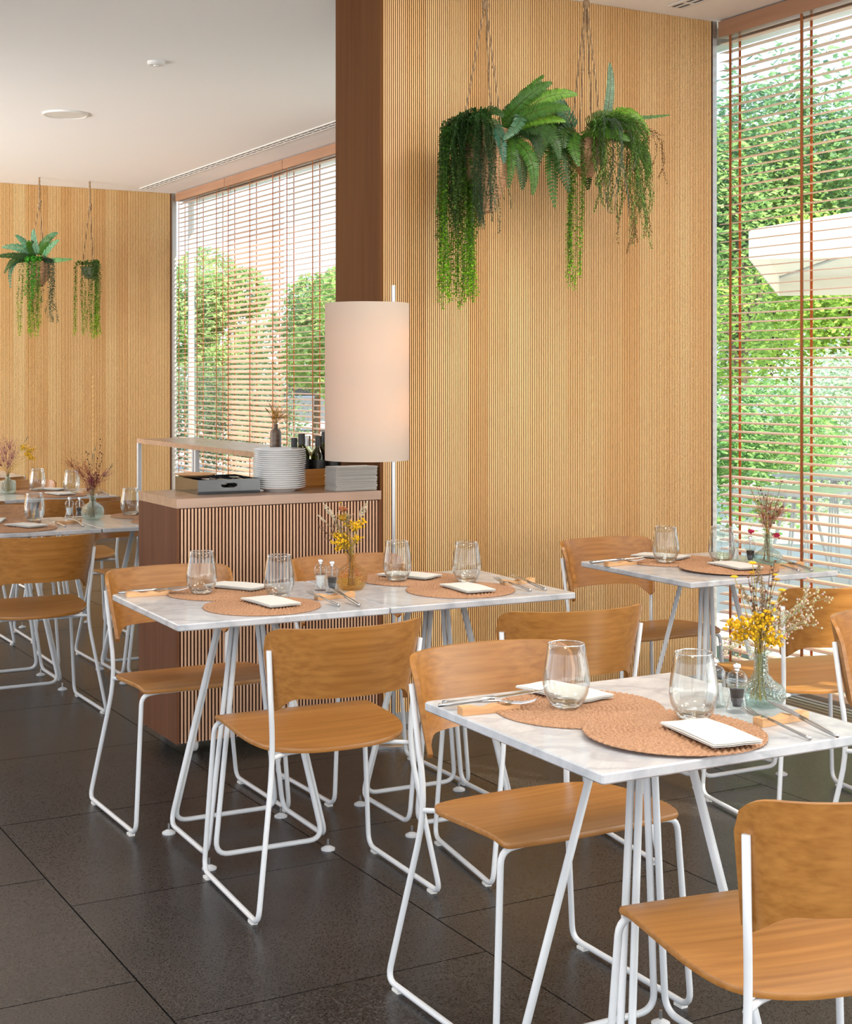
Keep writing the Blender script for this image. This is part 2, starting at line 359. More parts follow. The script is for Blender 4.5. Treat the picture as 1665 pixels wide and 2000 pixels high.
# unseen flat light panels added as fill to brighten the near tables from above
for (x, y) in ((.4, 1.0), (2.4, 1.0), (.4, 3.4), (2.4, 3.0), (3.6, 1.6), (3.4, 3.9)):
    t = thing('added_fill_panel', 'unseen flat square fill light added over the near tables', 'fill light', (x, y, ZC - .02), 0, 'added fill lights over the near tables')
    b = MB()
    for s in (-1, 1): b.box(s * .3 - .008, s * .3 + .008, -.308, .308, -.004, .02); b.box(-.292, .292, s * .3 - .008, s * .3 + .008, -.004, .02)
    b.build('frame', M['plastic'], t)
    MB().box(-.292, .292, -.292, .292, .006, .02).build('diffuser', M['fill_panel_glow'], t)
    lamp('AREA', 'added_fill_panel_lamp', (x, y, ZC - .024), 15, (1, .95, .86), shape='SQUARE', size=.56)
# ---------------- venetian blinds ----------------
def blind_proto(tilt, dz=.0415, ztop=2.978, zbot=.10, W_=1.172, wave=0):
    r = thing('venetian_blind', '', 'blind')
    MB().box(4.515, 4.57, -W_ / 2, W_ / 2, ztop + .002, ztop + .075).build('headrail', M['headrail'], r)
    n = int((ztop - zbot) / dz)
    c, s = math.cos(tilt), math.sin(tilt); b = MB(); k = 6
    for j in range(k + 1):     # slightly crowned slat section
        u = (j / k - .5) * .050; h = .0022 * (1 - (2 * j / k - 1) ** 2)
        for y in (-W_ / 2, W_ / 2):
            b.v.append((u * c - h * s, y, u * s + h * c)); b.v.append((u * c - (h - .0028) * s, y, u * s + (h - .0028) * c))
    for j in range(k):
        q = 4 * j; b.f += [(q, q + 2, q + 6, q + 4), (q + 1, q + 5, q + 7, q + 3), (q, q + 4, q + 5, q + 1), (q + 2, q + 3, q + 7, q + 6)]
    b.f += [(0, 1, 3, 2), (4 * k, 4 * k + 2, 4 * k + 3, 4 * k + 1)]
    me = b.mesh('slat', M['blind'])
    for i in range(n):
        o = bpy.data.objects.new('slat', me); COL.objects.link(o); o.parent = r; o.location = (4.545, 0, ztop - .025 - i * dz)
        o.rotation_euler = (rnd.uniform(-.0012, .0012), rnd.uniform(-.035, .035), 0)
    MB().box(4.52, 4.57, -W_ / 2, W_ / 2, zbot - .035, zbot - .012).build('bottom_rail', M['blind'], r)
    for y in (-.41, .047, .505):
        for x in (4.5165, 4.5735): MB().box(x - .0005, x + .0005, y - .008, y + .008, zbot - .03, ztop).build('ladder_tape', M['tape'], r)
        MB().tube([(4.545, y + .02, zbot), (4.545, y + .02, ztop)], .0009, 4).build('lift_cord', M['dark'], r)
    return r
P1 = Proto(blind_proto(R(6))); P2 = Proto(blind_proto(R(27)))
yb = 5.3 - .585
P1.at((0, yb, 0), 0, 'timber venetian blind nearest the slatted partition, filling the right window')
P1.at((0, yb - 1.18, 0), 0, 'timber venetian blind just beyond the right edge of the photo')
P1.at((0, 2.345, 0), 0, 'timber venetian blind on the window side beside the front table')
P1.at((0, .735, 0), 0, 'timber venetian blind furthest towards the camera on the window side')
P1.at((0, 12.05, 0), 0, 'leftmost timber venetian blind, against the far slatted wall')
P2.at((0, 10.87, 0), 0, 'middle venetian blind of the far window, its slats tilted steeply')
P1.at((0, 9.69, 0), 0, 'venetian blind of the far window next to the smooth partition edge')
P1.at((0, 8.50, 0), 0, 'venetian blind of the far window hidden behind the partition')
# ---------------- chairs ----------------
def ring_disc(b, outline, zf, th, rings=7):
    """solid plate with a given outline and a curved top"""
    n = len(outline); base = len(b.v)
    for side in (0, 1):
        s0 = len(b.v); b.v.append((0, 0, zf(0, 0) - side * th))
        for k in range(1, rings + 1):
            q = k / rings
            for (x, y) in outline:
                inset = 1 if not (k == rings) else .992
                X, Y = x * q * inset, y * q * inset; b.v.append((X, Y, zf(X, Y) - side * th))
        for j in range(n):
            j2 = (j + 1) % n; tri = (s0, s0 + 1 + j, s0 + 1 + j2); b.f.append(tri if side == 0 else tri[::-1])
            for k in range(rings - 1):
                A = s0 + 1 + k * n; q4 = (A + j, A + n + j, A + n + j2, A + j2); b.f.append(q4 if side == 0 else q4[::-1])
    # rim
    m0 = len(b.v)
    for (x, y) in outline: b.v.append((x, y, zf(x, y) - th / 2))
    t0 = base + 1 + (rings - 1) * n; b0 = base + 1 + rings * n + 1 + (rings - 1) * n
    for j in range(n):
        j2 = (j + 1) % n; b.f += [(t0 + j, m0 + j, m0 + j2, t0 + j2), (m0 + j, b0 + j, b0 + j2, m0 + j2)]
def chaikin(p, it=3):
    for _ in range(it):
        q = []
        for i in range(len(p)):
            a_, c_ = p[i], p[(i + 1) % len(p)]
            q += [(a_[0] * .75 + c_[0] * .25, a_[1] * .75 + c_[1] * .25), (a_[0] * .25 + c_[0] * .75, a_[1] * .25 + c_[1] * .75)]
        p = q
    return p
def sstep(x): x = max(0, min(1, x)); return x * x * (3 - 2 * x)
def seat_z(x, y):
    z = .459 - .030 * sstep((.14 - y) / .34) - .010 * sstep((y - .15) / .07)
    return z + .014 * (abs(x) / .24) ** 2.5 * sstep((.12 - y) / .25)
half = [(0, .212), (.10, .211), (.19, .206), (.216, .204), (.229, .198), (.233, .18), (.235, .06), (.235, -.05), (.222, -.115), (.19, -.165), (.11, -.198), (0, -.206)]
outl = [(x, y) for x, y in half] + [(-x, y) for x, y in reversed(half[1:-1])]
outl = chaikin(outl[::-1], 2)
def make_chair(edge_mat=None):
    r = thing('dining_chair', '', 'chair')
    for s in (-1, 1):
        p = fillet([(s * .219, -.224, .705), (s * .197, -.196, .418), (s * .262, -.262, .0125), (s * .257, .205, .0125), (s * .232, .186, .434), (s * .17, .186, .4385)], [.09, .035, .04, .04])
        MB().tube(p, .0073, 10).build('leg', M['white'], r, True)
    MB().tube([(-.17, .186, .4385), (.17, .186, .4385)], .0073, 10).build('front_rail', M['white'], r, True)
    MB().tube(fillet([(-.203, -.198, .415), (-.14, -.150, .414), (.14, -.150, .414), (.203, -.198, .415)], .05), .0065, 8).build('rear_rail', M['white'], r, True)
    for s in (-1, 1):
        for y in (-.215, .165): MB().box(s * .26 - .009, s * .26 + .009, y - .014, y + .014, 0, .007).build('glide', M['plastic'], r)
    b = MB(); ring_disc(b, outl, seat_z, .0125); b.build('seat', M['oak'], r, True, 40)
    nu, nv = 32, 7; b = MB(); th = .0115
    def pt(s, t, off):
        ph = s * math.pi / 2 * .93; cs = math.cos(ph)
        a_ = abs(s); z0 = .536 + .042 * sstep((.97 - a_) / .42) + .012 * max(0, (a_ - .93) / .07) ** 2
        q = max(0, (a_ - .66) / .34); z1 = .766 - .062 * (1 - math.sqrt(max(0, 1 - q ** 2.2)))
        z = z0 + (z1 - z0) * t; h = (z - .54) / .225
        xe = .188 + .034 * h; x = xe * math.sin(ph) / math.sin(math.pi / 2 * .93); y = -.163 - .022 * h - .110 * cs - .022 * h * cs
        nx, ny = math.sin(ph) * .105, -math.cos(ph) * .22 ; l = math.hypot(nx, ny) or 1
        nx, ny = math.sin(ph) / xe, -cs / .105; l = math.hypot(nx, ny)
        return (x + nx / l * off, y + ny / l * off, z)
    for off in (0, th):
        for j in range(nv + 1):
            for i in range(nu + 1): b.v.append(pt(2 * i / nu - 1, j / nv, off))
    K = (nu + 1) * (nv + 1)
    for j in range(nv):
        for i in range(nu):
            a_ = j * (nu + 1) + i; b.f += [(a_, a_ + nu + 1, a_ + nu + 2, a_ + 1), (K + a_, K + a_ + 1, K + a_ + nu + 2, K + a_ + nu + 1)]
    for i in range(nu): a_ = i; c_ = nv * (nu + 1) + i; b.f += [(a_, a_ + 1, K + a_ + 1, K + a_), (c_, K + c_, K + c_ + 1, c_ + 1)]
    for j in range(nv): a_ = j * (nu + 1); c_ = a_ + nu; b.f += [(a_, K + a_, K + a_ + nu + 1, a_ + nu + 1), (c_, c_ + nu + 1, K + c_ + nu + 1, K + c_)]
    b.build('backrest', M['oak'], r, True, 40)
    return r
CH = Proto(make_chair())
G = 'curved plywood chairs on white sled frames at the marble tables'
PI = math.pi
for (x, y, a_, lab) in [
    (1.76, 3.78, R(-3), 'oak chair, back to us, at the left half of the middle double table'),
    (2.462, 3.70, R(-9), 'oak chair, back to us, at the right half of the middle double table'),
    (1.705, 4.615, PI, 'oak chair facing us, between the middle double table and the left corner of the cabinet'),
    (2.375, 4.60, PI, 'oak chair facing us, behind the amber vase and before the slatted cabinet'),
    (3.535, 4.60, PI, 'oak plywood chair facing us behind the window table, against the slatted wall'),
    (3.475, 3.66, R(-10), 'oak plywood chair with sunlight falling across its back, by the window'),
    (3.13, 2.72, PI, 'oak plywood chair cut by the right edge, only its left side showing'),
    (1.875, 2.80, PI, 'oak plywood chair tucked under the back of the front table, facing us'),
    (1.82, 1.955, R(-10), 'nearest oak plywood chair, bottom right, back turned to us'),
    (1.605, 6.33, 0, 'oak chair, back to us, at the left edge by the far double table'),
    (2.41, 7.26, PI, 'oak plywood chair facing us half hidden by the left end of the cabinet'),
    (1.70, 7.33, PI, 'oak plywood chair facing us behind the tumbler of the far left double table'),
    (2.29, 8.12, 0, 'oak plywood chair backing onto the textured blue vase, at the table in the third row'),
    (1.66, 8.12, 0, 'oak plywood chair at the third-row table, at the very left edge'),
    (2.32, 9.12, PI, 'oak plywood chair facing us beyond the third-row table in front of the far wall'),
    (2.24, 10.02, 0, 'furthest oak plywood chair, beside the last small table at the left edge')]:
    CH.at((x, y, 0), a_, lab, G)

# ---------------- marble tables ----------------
def make_table(sx=.654, sy=.65):
    r = thing('cafe_table', '', 'table')
    b = MB(); hx, hy = sx / 2, sy / 2; e = .003; z0, z1 = ZT - .02, ZT
    prof = [(0, z0), (-e * 0, z0), (e * 0, z0 + e), (0, z1 - e), (-e, z1)]
    rings = [(-e, z0), (0, z0 + e), (0, z1 - e), (-e, z1)]
    for (i_, z) in rings:
        X, Y = hx + i_, hy + i_; c = .004
        b.v += [(-X + c, -Y, z), (X - c, -Y, z), (X, -Y + c, z), (X, Y - c, z), (X - c, Y, z), (-X + c, Y, z), (-X, Y - c, z), (-X, -Y + c, z)]
    for k in range(3):
        for j in range(8): j2 = (j + 1) % 8; b.f.append((k * 8 + j, k * 8 + j2, k * 8 + 8 + j2, k * 8 + 8 + j))
    b.f.append(tuple(range(7, -1, -1))); b.f.append(tuple(range(24, 32)))
    b.build('tabletop', M['marble'], r)
    F, T = .187, .062
    for k in range(4):
        a_ = k * PI / 2; c, s = math.cos(a_), math.sin(a_)
        def q(x, y, z): return (x * c - y * s, x * s + y * c, z)
        g = .011
        p = fillet([q(-T + g, -T, z0 - .001), q(-F + g + .006, -F, .036), q(F - g - .006, -F, .036), q(T - g, -T, z0 - .001)], .045, 6)
        MB().tube(p, .0077, 10).build('leg', M['white'], r, True)
        ft = MB().lathe([(0, 0), (.021, 0), (.021, .005), (.012, .010), (.006, .013)], 16, *q(-F, -F, 0)[:2]).build('levelling_foot', M['white'], r, True, 40)
        MB().tube([q(-F, -F, .012), q(-F, -F, .032)], .004, 6).build('bolt', M['steel'], ft)
    MB().box(-.11, .11, -.11, .11, z0 - .006, z0).build('mounting_plate', M['white'], r)
    return r
TB = Proto(make_table()); GT = 'square white marble tables on bent white wire bases'
for (x, y, a_, lab) in [
    (1.845, 2.397, R(-1), 'front marble table at the lower right, nearest of all tables'),
    (1.735, 4.215, R(-1.5), 'left half of the middle double table, nearer the cabinet, with the exposed left corner'),
    (2.392, 4.198, R(-1.5), 'right half of the middle double table, in front of the lamp pole'),
    (3.505, 4.18, R(-1), 'marble table by the right window in front of the slatted wall'),
    (1.657, 6.85, 0, 'left half of the far double table at the left edge, carrying the blue bulb vase'),
    (2.318, 6.85, 0, 'right half of the far double table, running behind the cabinet'),
    (2.290, 8.61, 0, 'third-row marble table against the far wall, with two tumblers on it'),
    (1.630, 8.61, 0, 'third-row marble table mostly outside the left edge'),
    (2.246, 10.54, 0, 'last marble table, only its corner showing at the left edge before the far wall')]:
    TB.at((x, y, 0), a_, lab, GT)

# ---------------- table ware ----------------
def make_mat():
    r_ = .175; pr = .0105; nr = 132; na = 320; b = MB()
    b.v.append((0, 0, .005))
    for i in range(1, nr + 1):
        for j in range(na):
            th = 2 * PI * j / na; r = r_ * i / nr; u = r / pr + th / (2 * PI)
            ring = int(u); fr_ = u - ring; env = math.sqrt(max(0, 1 - (2 * fr_ - 1) ** 2))
            br = math.sin(th * max(4, round(ring * 4.5)) + fr_ * 5)
            z = .0010 + .0050 * env * (.62 + .38 * br)
            rr = r * (1 + (.006 * math.sin(th * 60) if i > nr - 3 else 0))
            if i == nr: z = .0005
            b.v.append((rr * math.cos(th), rr * math.sin(th), z))
    for j in range(na): b.f.append((0, 1 + j, 1 + (j + 1) % na))
    for i in range(nr - 1):
        for j in range(na): a_ = 1 + i * na + j; c_ = 1 + i * na + (j + 1) % na; b.f.append((a_, a_ + na, c_ + na, c_))
    b.f.append(tuple(1 + (nr - 1) * na + j for j in reversed(range(na))))
    return tag(b.build('placemat', M['rattan'], None, True), '', 'placemat')
PM = Proto(make_mat())
def make_napkin(seed, lx=.10, ly=.195):
    b = MB(); q = random.Random(seed); nx, ny = 6, 14; ph = q.uniform(0, 6)
    for L_ in range(4):
        base = len(b.v); ox, oy = q.uniform(-.002, .002), q.uniform(-.003, .003); z0 = L_ * .0013
        for s in (0, 1):
            for j in range(ny + 1):
                for i in range(nx + 1):
                    u, v = i / nx - .5, j / ny - .5
                    z = z0 + .0010 * (1 - s) + .0035 * (math.sin(v * 6 + ph) * .5 + .5) * (L_ / 3) * .8 + .002 * sstep(-v * 2) * L_ / 3
                    b.v.append((u * lx + ox, v * ly + oy + .002 * math.sin(u * 9), z))
        K = (nx + 1) * (ny + 1)
        for j in range(ny):
            for i in range(nx): a_ = base + j * (nx + 1) + i; b.f += [(a_, a_ + 1, a_ + nx + 2, a_ + nx + 1), (K + a_, K + a_ + nx + 1, K + a_ + nx + 2, K + a_ + 1)]
        for i in range(nx): a_ = base + i; c_ = base + ny * (nx + 1) + i; b.f += [(a_, K + a_, K + a_ + 1, a_ + 1), (c_, c_ + 1, K + c_ + 1, K + c_)]
        for j in range(ny): a_ = base + j * (nx + 1); c_ = a_ + nx; b.f += [(a_, a_ + nx + 1, K + a_ + nx + 1, K + a_), (c_, K + c_, K + c_ + nx + 1, c_ + nx + 1)]
    return tag(b.build('napkin', M['linen'], None, True, 35), '', 'napkin')
NP = Proto(make_napkin(3))
prof = [(r_ * 1.13, z_ * 1.13) for r_, z_ in [(.0, 0), (.024, 0), (.027, .0015), (.034, .012), (.0405, .027), (.0432, .042), (.0425, .058), (.040, .075), (.0365, .095), (.0335, .1145), (.0328, .1150), (.0322, .1145),
        (.0352, .095), (.0387, .075), (.0412, .058), (.0418, .042), (.0390, .027), (.0320, .014), (.022, .0095), (.0, .0085)]]
_g = thing('water_glass', '', 'glass')
MB().lathe(prof, 48).build('bowl', M['glass'], _g, True)
MB().lathe([(0, .0012), (.026, .0012), (.031, .004), (.0335, .008), (.026, .0094), (0, .0094)], 40).build('thick_base', M['solid_glass'], _g, True, 50)
MB().lathe([(.0362, .1292), (.0371, .1302), (.0380, .1292), (.0371, .1282)], 48, closed=True).build('rim', M['solid_glass'], _g, True)
GLS = Proto(_g)
def make_mill(pep):
    r = thing('pepper_mill' if pep else 'salt_mill', '', 'mill')
    MB().lathe([(0, 0), (.0215, 0), (.0225, .002), (.0225, .009), (.0195, .013), (.0190, .022), (.0170, .030), (.0165, .036), (.0195, .043), (.0195, .051), (0, .052)], 24).build('body', M['acrylic'], r, True, 50)
    MB().lathe([(.010, .0525), (.0185, .0530), (.0225, .062), (.0220, .071), (.0170, .080), (.009, .085), (0, .086)], 24).build('dome', M['acrylic'], r, True, 50)
    MB().lathe([(0, .012), (.0085, .012), (.0095, .018), (.0125, .024), (.0125, .029), (.0145, .044), (.0145, .047), (0, .047)], 16).build('filling', M['pepper' if pep else 'salt'], r, True, 50)
    MB().lathe([(0, .053), (.0022, .053), (.0022, .086), (0, .086)], 8).build('shaft', M['steel'], r)
    MB().lathe([(0, .086), (.005, .086), (.0045, .089), (.0078, .091), (.0082, .097), (.006, .1), (0, .1005)], 16).build('knob', M['chrome'], r, True, 50)
    return r
PEP = Proto(make_mill(True)); SAL = Proto(make_mill(False))
def make_rest():
    b = MB(); n = 16; xs = [(-.065 + .13 * i / n) for i in range(n + 1)]
    for x in xs:
        dip = .0065 * math.exp(-((x + .012) / .018) ** 2) + .0065 * math.exp(-((x - .036) / .014) ** 2)
        b.v += [(x, -.013, 0), (x, .013, 0), (x, .013, .0165 - dip), (x, -.013, .0165 - dip)]
    for i in range(n):
        for j in range(4): j2 = (j + 1) % 4; b.f.append((4 * i + j, 4 * i + 4 + j, 4 * i + 4 + j2, 4 * i + j2))
    b.f += [(0, 1, 2, 3), (4 * n + 3, 4 * n + 2, 4 * n + 1, 4 * n)]
    return tag(b.build('cutlery_rest', M['rest']), '', 'cutlery rest')
RS = Proto(make_rest())
def ribbon(b, secs, th):
    """secs: (y, halfwidth, z) -> slightly thick strip"""
    n0 = len(b.v)
    for (y, h, z, x) in secs: b.v += [(x - h, y, z), (x + h, y, z), (x + h * .8, y, z + th), (x - h * .8, y, z + th)]
    for i in range(len(secs) - 1):
        for j in range(4): j2 = (j + 1) % 4; q = n0 + 4 * i; b.f.append((q + j, q + 4 + j, q + 4 + j2, q + j2))
    q = n0 + 4 * (len(secs) - 1); b.f += [(n0, n0 + 1, n0 + 2, n0 + 3), (q + 3, q + 2, q + 1, q)]
def make_fork():      # handle end at y = 0, tines towards +y, rests over y = .13
    r = thing('fork', '', 'fork')
    b = MB(); b.tube([(0, y, .003 + .012 * y / .13) for y in (0, .01, .05, .09, .125)], lambda t: .0042 - .0018 * t, 8)
    b.build('handle', M['steel'], r, True)
    b = MB(); ribbon(b, [(.122, .002, .013, 0), (.132, .006, .0135, 0), (.142, .0105, .013, 0), (.15, .0115, .0125, 0)], .0018)
    for k in range(4):
        x = -.0095 + k * .00633; ribbon(b, [(.149, .0018, .0125, x), (.17, .0017, .0125, x), (.188, .0014, .0165, x), (.2, .0007, .021, x)], .0016)
    b.build('tines', M['steel'], r); return r
def make_knife():
    r = thing('knife', '', 'knife')
    MB().tube([(0, y, .004 + .012 * y / .13) for y in (0, .01, .05, .09, .118)], lambda t: .0052 - .0014 * abs(t - .5) * 2 if t < .9 else .0045, 8).build('handle', M['steel'], r, True)
    b = MB(); ribbon(b, [(.112, .0045, .0145, 0), (.125, .0075, .0155, .001), (.16, .0095, .019, .001), (.195, .0082, .022, 0), (.218, .004, .024, -.003), (.226, .0006, .025, -.005)], .0016)
    b.build('blade', M['steel'], r); return r
FK = Proto(make_fork()); KN = Proto(make_knife())
def set_group(kind): return kind + ' laid on the tables'
def put_mat(x, y, lab, tilt=0, rz=0):
    o = PM.at((x, y, ZT + .0005), rz, lab, 'round braided placemats')
    if tilt: o.location.z = ZT + .0055 ; o.rotation_euler = (R(tilt), 0, rz)
    return o
def put_nap(x, y, deg, lab, zz=.0095): NP.at((x, y, ZT + zz), R(deg), lab, 'folded white linen napkins on placemats')
def put_glass(x, y, lab, zz=.0): GLS.at((x, y, ZT + zz + .0005), rnd.uniform(0, 6), lab, 'stemless tumblers on the tables')
def put_rest(x, y, deg, lab): RS.at((x, y, ZT + .0003), R(deg), lab, 'small wooden cutlery rests')
def put_fk(x, y, deg, lab, z=0): FK.at((x, y, ZT + z), R(deg), lab, 'steel forks on the rests')
def put_kn(x, y, deg, lab, z=0): KN.at((x, y, ZT + z), R(deg), lab, 'steel table knives on the rests')
# front table
put_mat(1.765, 2.505, 'rattan placemat at the far side of the front table')
put_mat(1.795, 2.235, 'rattan placemat at the near side of the front table, overlapping the far one', 1.0, .7)
put_nap(1.823, 2.165, -9, 'linen napkin on the near placemat of the front table', .015)
put_nap(1.805, 2.62, 8, 'linen napkin on the far placemat of the front table, behind the tumbler')
put_glass(1.738, 2.513, 'left tumbler of the front table, standing on the far placemat', .007)
put_glass(1.888, 2.290, 'right tumbler of the front table, beside the salt mill', .011)
put_rest(1.590, 2.575, -6, 'wooden cutlery rest at the left corner of the front table')
put_kn(1.508, 2.640, -108, 'steel knife at the left corner of the front table', .006)
put_fk(1.536, 2.672, -136, 'steel fork tipped on the rest at the left corner of the front table', .004)
put_rest(2.047, 2.215, 4, 'wooden cutlery rest at the right end of the front table')
put_fk(1.990, 2.075, -4, 'steel fork at the right end of the front table, tines by the mills', .002)
put_kn(2.045, 2.060, -8, 'steel knife at the right end of the front table, pointing at the vase', .002)
PEP.at((2.032, 2.328, ZT), 0, 'pepper mill of the front table beside the squat glass vase', 'clear acrylic pepper mills')
SAL.at((2.028, 2.392, ZT), 0, 'salt mill of the front table behind the pepper mill', 'clear acrylic salt mills')
# middle double table
put_mat(1.728, 4.405, 'rattan placemat at the far side of the left middle table')
put_mat(1.728, 4.082, 'rattan placemat at the near side of the left middle table', 0, .7)
put_nap(1.762, 4.10, 4, 'linen napkin on the near placemat of the left middle table')
put_nap(1.800, 4.455, 30, 'linen napkin on the far placemat of the left middle table, left of the mills')
put_glass(1.652, 4.385, 'leftmost tumbler of the middle double table', .007)
put_glass(1.850, 4.235, 'tumbler left of the salt and pepper mills on the middle table')
put_rest(1.500, 4.458, -6, 'wooden cutlery rest at the left corner of the middle table')
put_kn(1.425, 4.510, -118, 'steel knife at the left corner of the middle table', .004)
put_fk(1.480, 4.555, -135, 'steel fork at the left corner of the middle table', .002)
put_rest(1.990, 4.128, 2, 'wooden cutlery rest before the mills on the middle table')
put_fk(1.925, 3.965, 2, 'steel fork before the mills on the middle table', .002)
put_kn(1.978, 3.935, -4, 'steel knife before the mills on the middle table', .002)
PEP.at((2.036, 4.243, ZT), 0, 'pepper mill of the middle table beside the amber vase', 'clear acrylic pepper mills')
SAL.at((2.025, 4.305, ZT), 0, 'salt mill of the middle table behind the pepper mill', 'clear acrylic salt mills')
put_mat(2.400, 4.385, 'rattan placemat at the far side of the right middle table, next to the amber vase')
put_mat(2.412, 4.080, 'rattan placemat at the near side of the right middle table', 0, .7)
put_nap(2.425, 4.06, -4, 'linen napkin on the near placemat of the right middle table')
put_nap(2.405, 4.41, 28, 'linen napkin on the far placemat of the right middle table, behind the tumbler')
put_glass(2.325, 4.345, 'tumbler right of the amber vase, before the lamp pole', .007)
put_glass(2.510, 4.205, 'rightmost tumbler of the middle double table', .007)
put_rest(2.655, 4.12, 6, 'wooden cutlery rest at the right end of the middle double table')
put_fk(2.592, 3.945, 2, 'steel fork at the right end of the middle double table', .002)
put_kn(2.640, 3.930, -4, 'steel knife at the right end of the middle double table', .002)
# window table
put_mat(3.48, 4.345, 'rattan placemat at the far side of the window table')
put_mat(3.50, 4.055, 'rattan placemat at the near side of the window table', 1.0, .7)
put_nap(3.52, 4.045, -6, 'linen napkin on the near placemat of the window table', .014)
put_nap(3.485, 4.42, 24, 'linen napkin on the far placemat of the window table')
put_glass(3.404, 4.287, 'left tumbler of the window table', .007)
put_glass(3.575, 4.178, 'right tumbler of the window table, beside the mills', .008)
put_rest(3.24, 4.34, 0, 'wooden cutlery rest at the left corner of the window table')
put_kn(3.150, 4.400, -112, 'steel knife at the left corner of the window table', .005)
put_fk(3.175, 4.44, -132, 'steel fork at the left corner of the window table', .003)
put_rest(3.735, 4.00, 4, 'wooden cutlery rest at the right end of the window table')
put_fk(3.675, 3.885, -2, 'steel fork at the right end of the window table', .002)
put_kn(3.720, 3.868, -8, 'steel knife at the right end of the window table', .002)
SAL.at((3.665, 4.215, ZT), 0, 'salt mill of the window table, left of its pepper mill', 'clear acrylic salt mills')
PEP.at((3.690, 4.155, ZT), 0, 'pepper mill of the window table beside its vase', 'clear acrylic pepper mills')
# far tables
put_mat(1.65, 6.70, 'rattan placemat at the near side of the far left table'); put_mat(1.66, 7.02, 'rattan placemat at the far side of the far left table')
put_nap(1.70, 6.74, 20, 'linen napkin on the near placemat of the far left table'); put_nap(1.62, 7.04, -20, 'linen napkin on the far placemat of the far left table')
put_glass(1.796, 6.97, 'tumbler of the far left table, above the left chair back', .006)
put_rest(1.915, 6.82, 20, 'wooden cutlery rest of the far left table, left of the blue bulb vase')
put_fk(1.862, 6.68, 6, 'steel fork of the far left table'); put_kn(1.935, 6.64, -4, 'steel knife of the far left table')
PEP.at((2.045, 7.085, ZT), 0, 'pepper mill of the far left table behind the blue bulb vase', 'clear acrylic pepper mills')
SAL.at((2.005, 7.12, ZT), 0, 'salt mill of the far left table', 'clear acrylic salt mills')
put_mat(2.36, 7.02, 'rattan placemat of the far table at the cabinet edge'); put_mat(2.36, 6.70, 'rattan placemat hidden behind the cabinet edge')
put_glass(2.285, 7.045, 'tumbler of the far table at the cabinet edge', .006); put_nap(2.38, 7.05, 24, 'linen napkin of the far table at the cabinet edge')
put_mat(2.30, 8.46, 'rattan placemat at the near side of the third-row table'); put_mat(2.28, 8.77, 'rattan placemat at the far side of the third-row table')
put_glass(2.285, 8.80, 'left tumbler of the third-row table', .006); put_glass(2.425, 8.57, 'right tumbler of the third-row table', .006)
put_nap(2.33, 8.47, 10, 'linen napkin on the near placemat of the third-row table'); put_nap(2.36, 8.83, 40, 'linen napkin on the far placemat of the third-row table')
put_rest(2.54, 8.52, 4, 'wooden cutlery rest of the third-row table'); put_kn(2.575, 8.35, -2, 'steel knife of the third-row table'); put_fk(2.52, 8.36, 3, 'steel fork of the third-row table')

# ---------------- vases ----------------
def hollow(outer, t):
    inner = [(max(r - t, 0), max(z, t * 2)) for r, z in reversed(outer)]
    return [(0, 0)] + outer + inner + [(0, t * 2)]
def vase(label, x, y, outer, m, t=.0025, z=ZT, n=40, rm=None):
    return tag(MB().lathe(hollow(outer, t), n, rm=rm).build('bud_vase', m, None, True, None, (x, y, z + .0004)), label, 'vase')
squat = [(.034, 0), (.044, .006), (.053, .020), (.053, .030), (.044, .042), (.026, .053), (.0165, .066), (.0145, .085), (.0145, .106), (.024, .112)]
vase('squat clear aqua glass vase with beaded belly on the front table', 2.118, 2.352, squat, M['glass_aqua'])
vase('squat clear aqua glass vase on the window table', 3.735, 4.11, squat, M['glass_aqua'])
bulb = [(.030, 0), (.040, .006), (.050, .024), (.052, .040), (.046, .060), (.030, .074), (.0165, .082), (.0145, .092), (.0150, .108), (.024, .114)]
vase('round amber glass vase with diamond pattern on the middle table', 2.120, 4.275, bulb, M['glass_amber'])
vase('round pale blue beaded glass vase on the far left table', 2.071, 6.958, [(r * 1.08, z * 1.02) for r, z in bulb], M['glass_aqua'])
vase('straight-sided patterned aqua glass vase at the left edge, third row', 2.09, 8.712, [(.034, 0), (.046, .006), (.048, .03), (.048, .068), (.044, .078), (.02, .084), (.014, .09), (.014, .105), (.02, .11)], M['glass_aqua'])

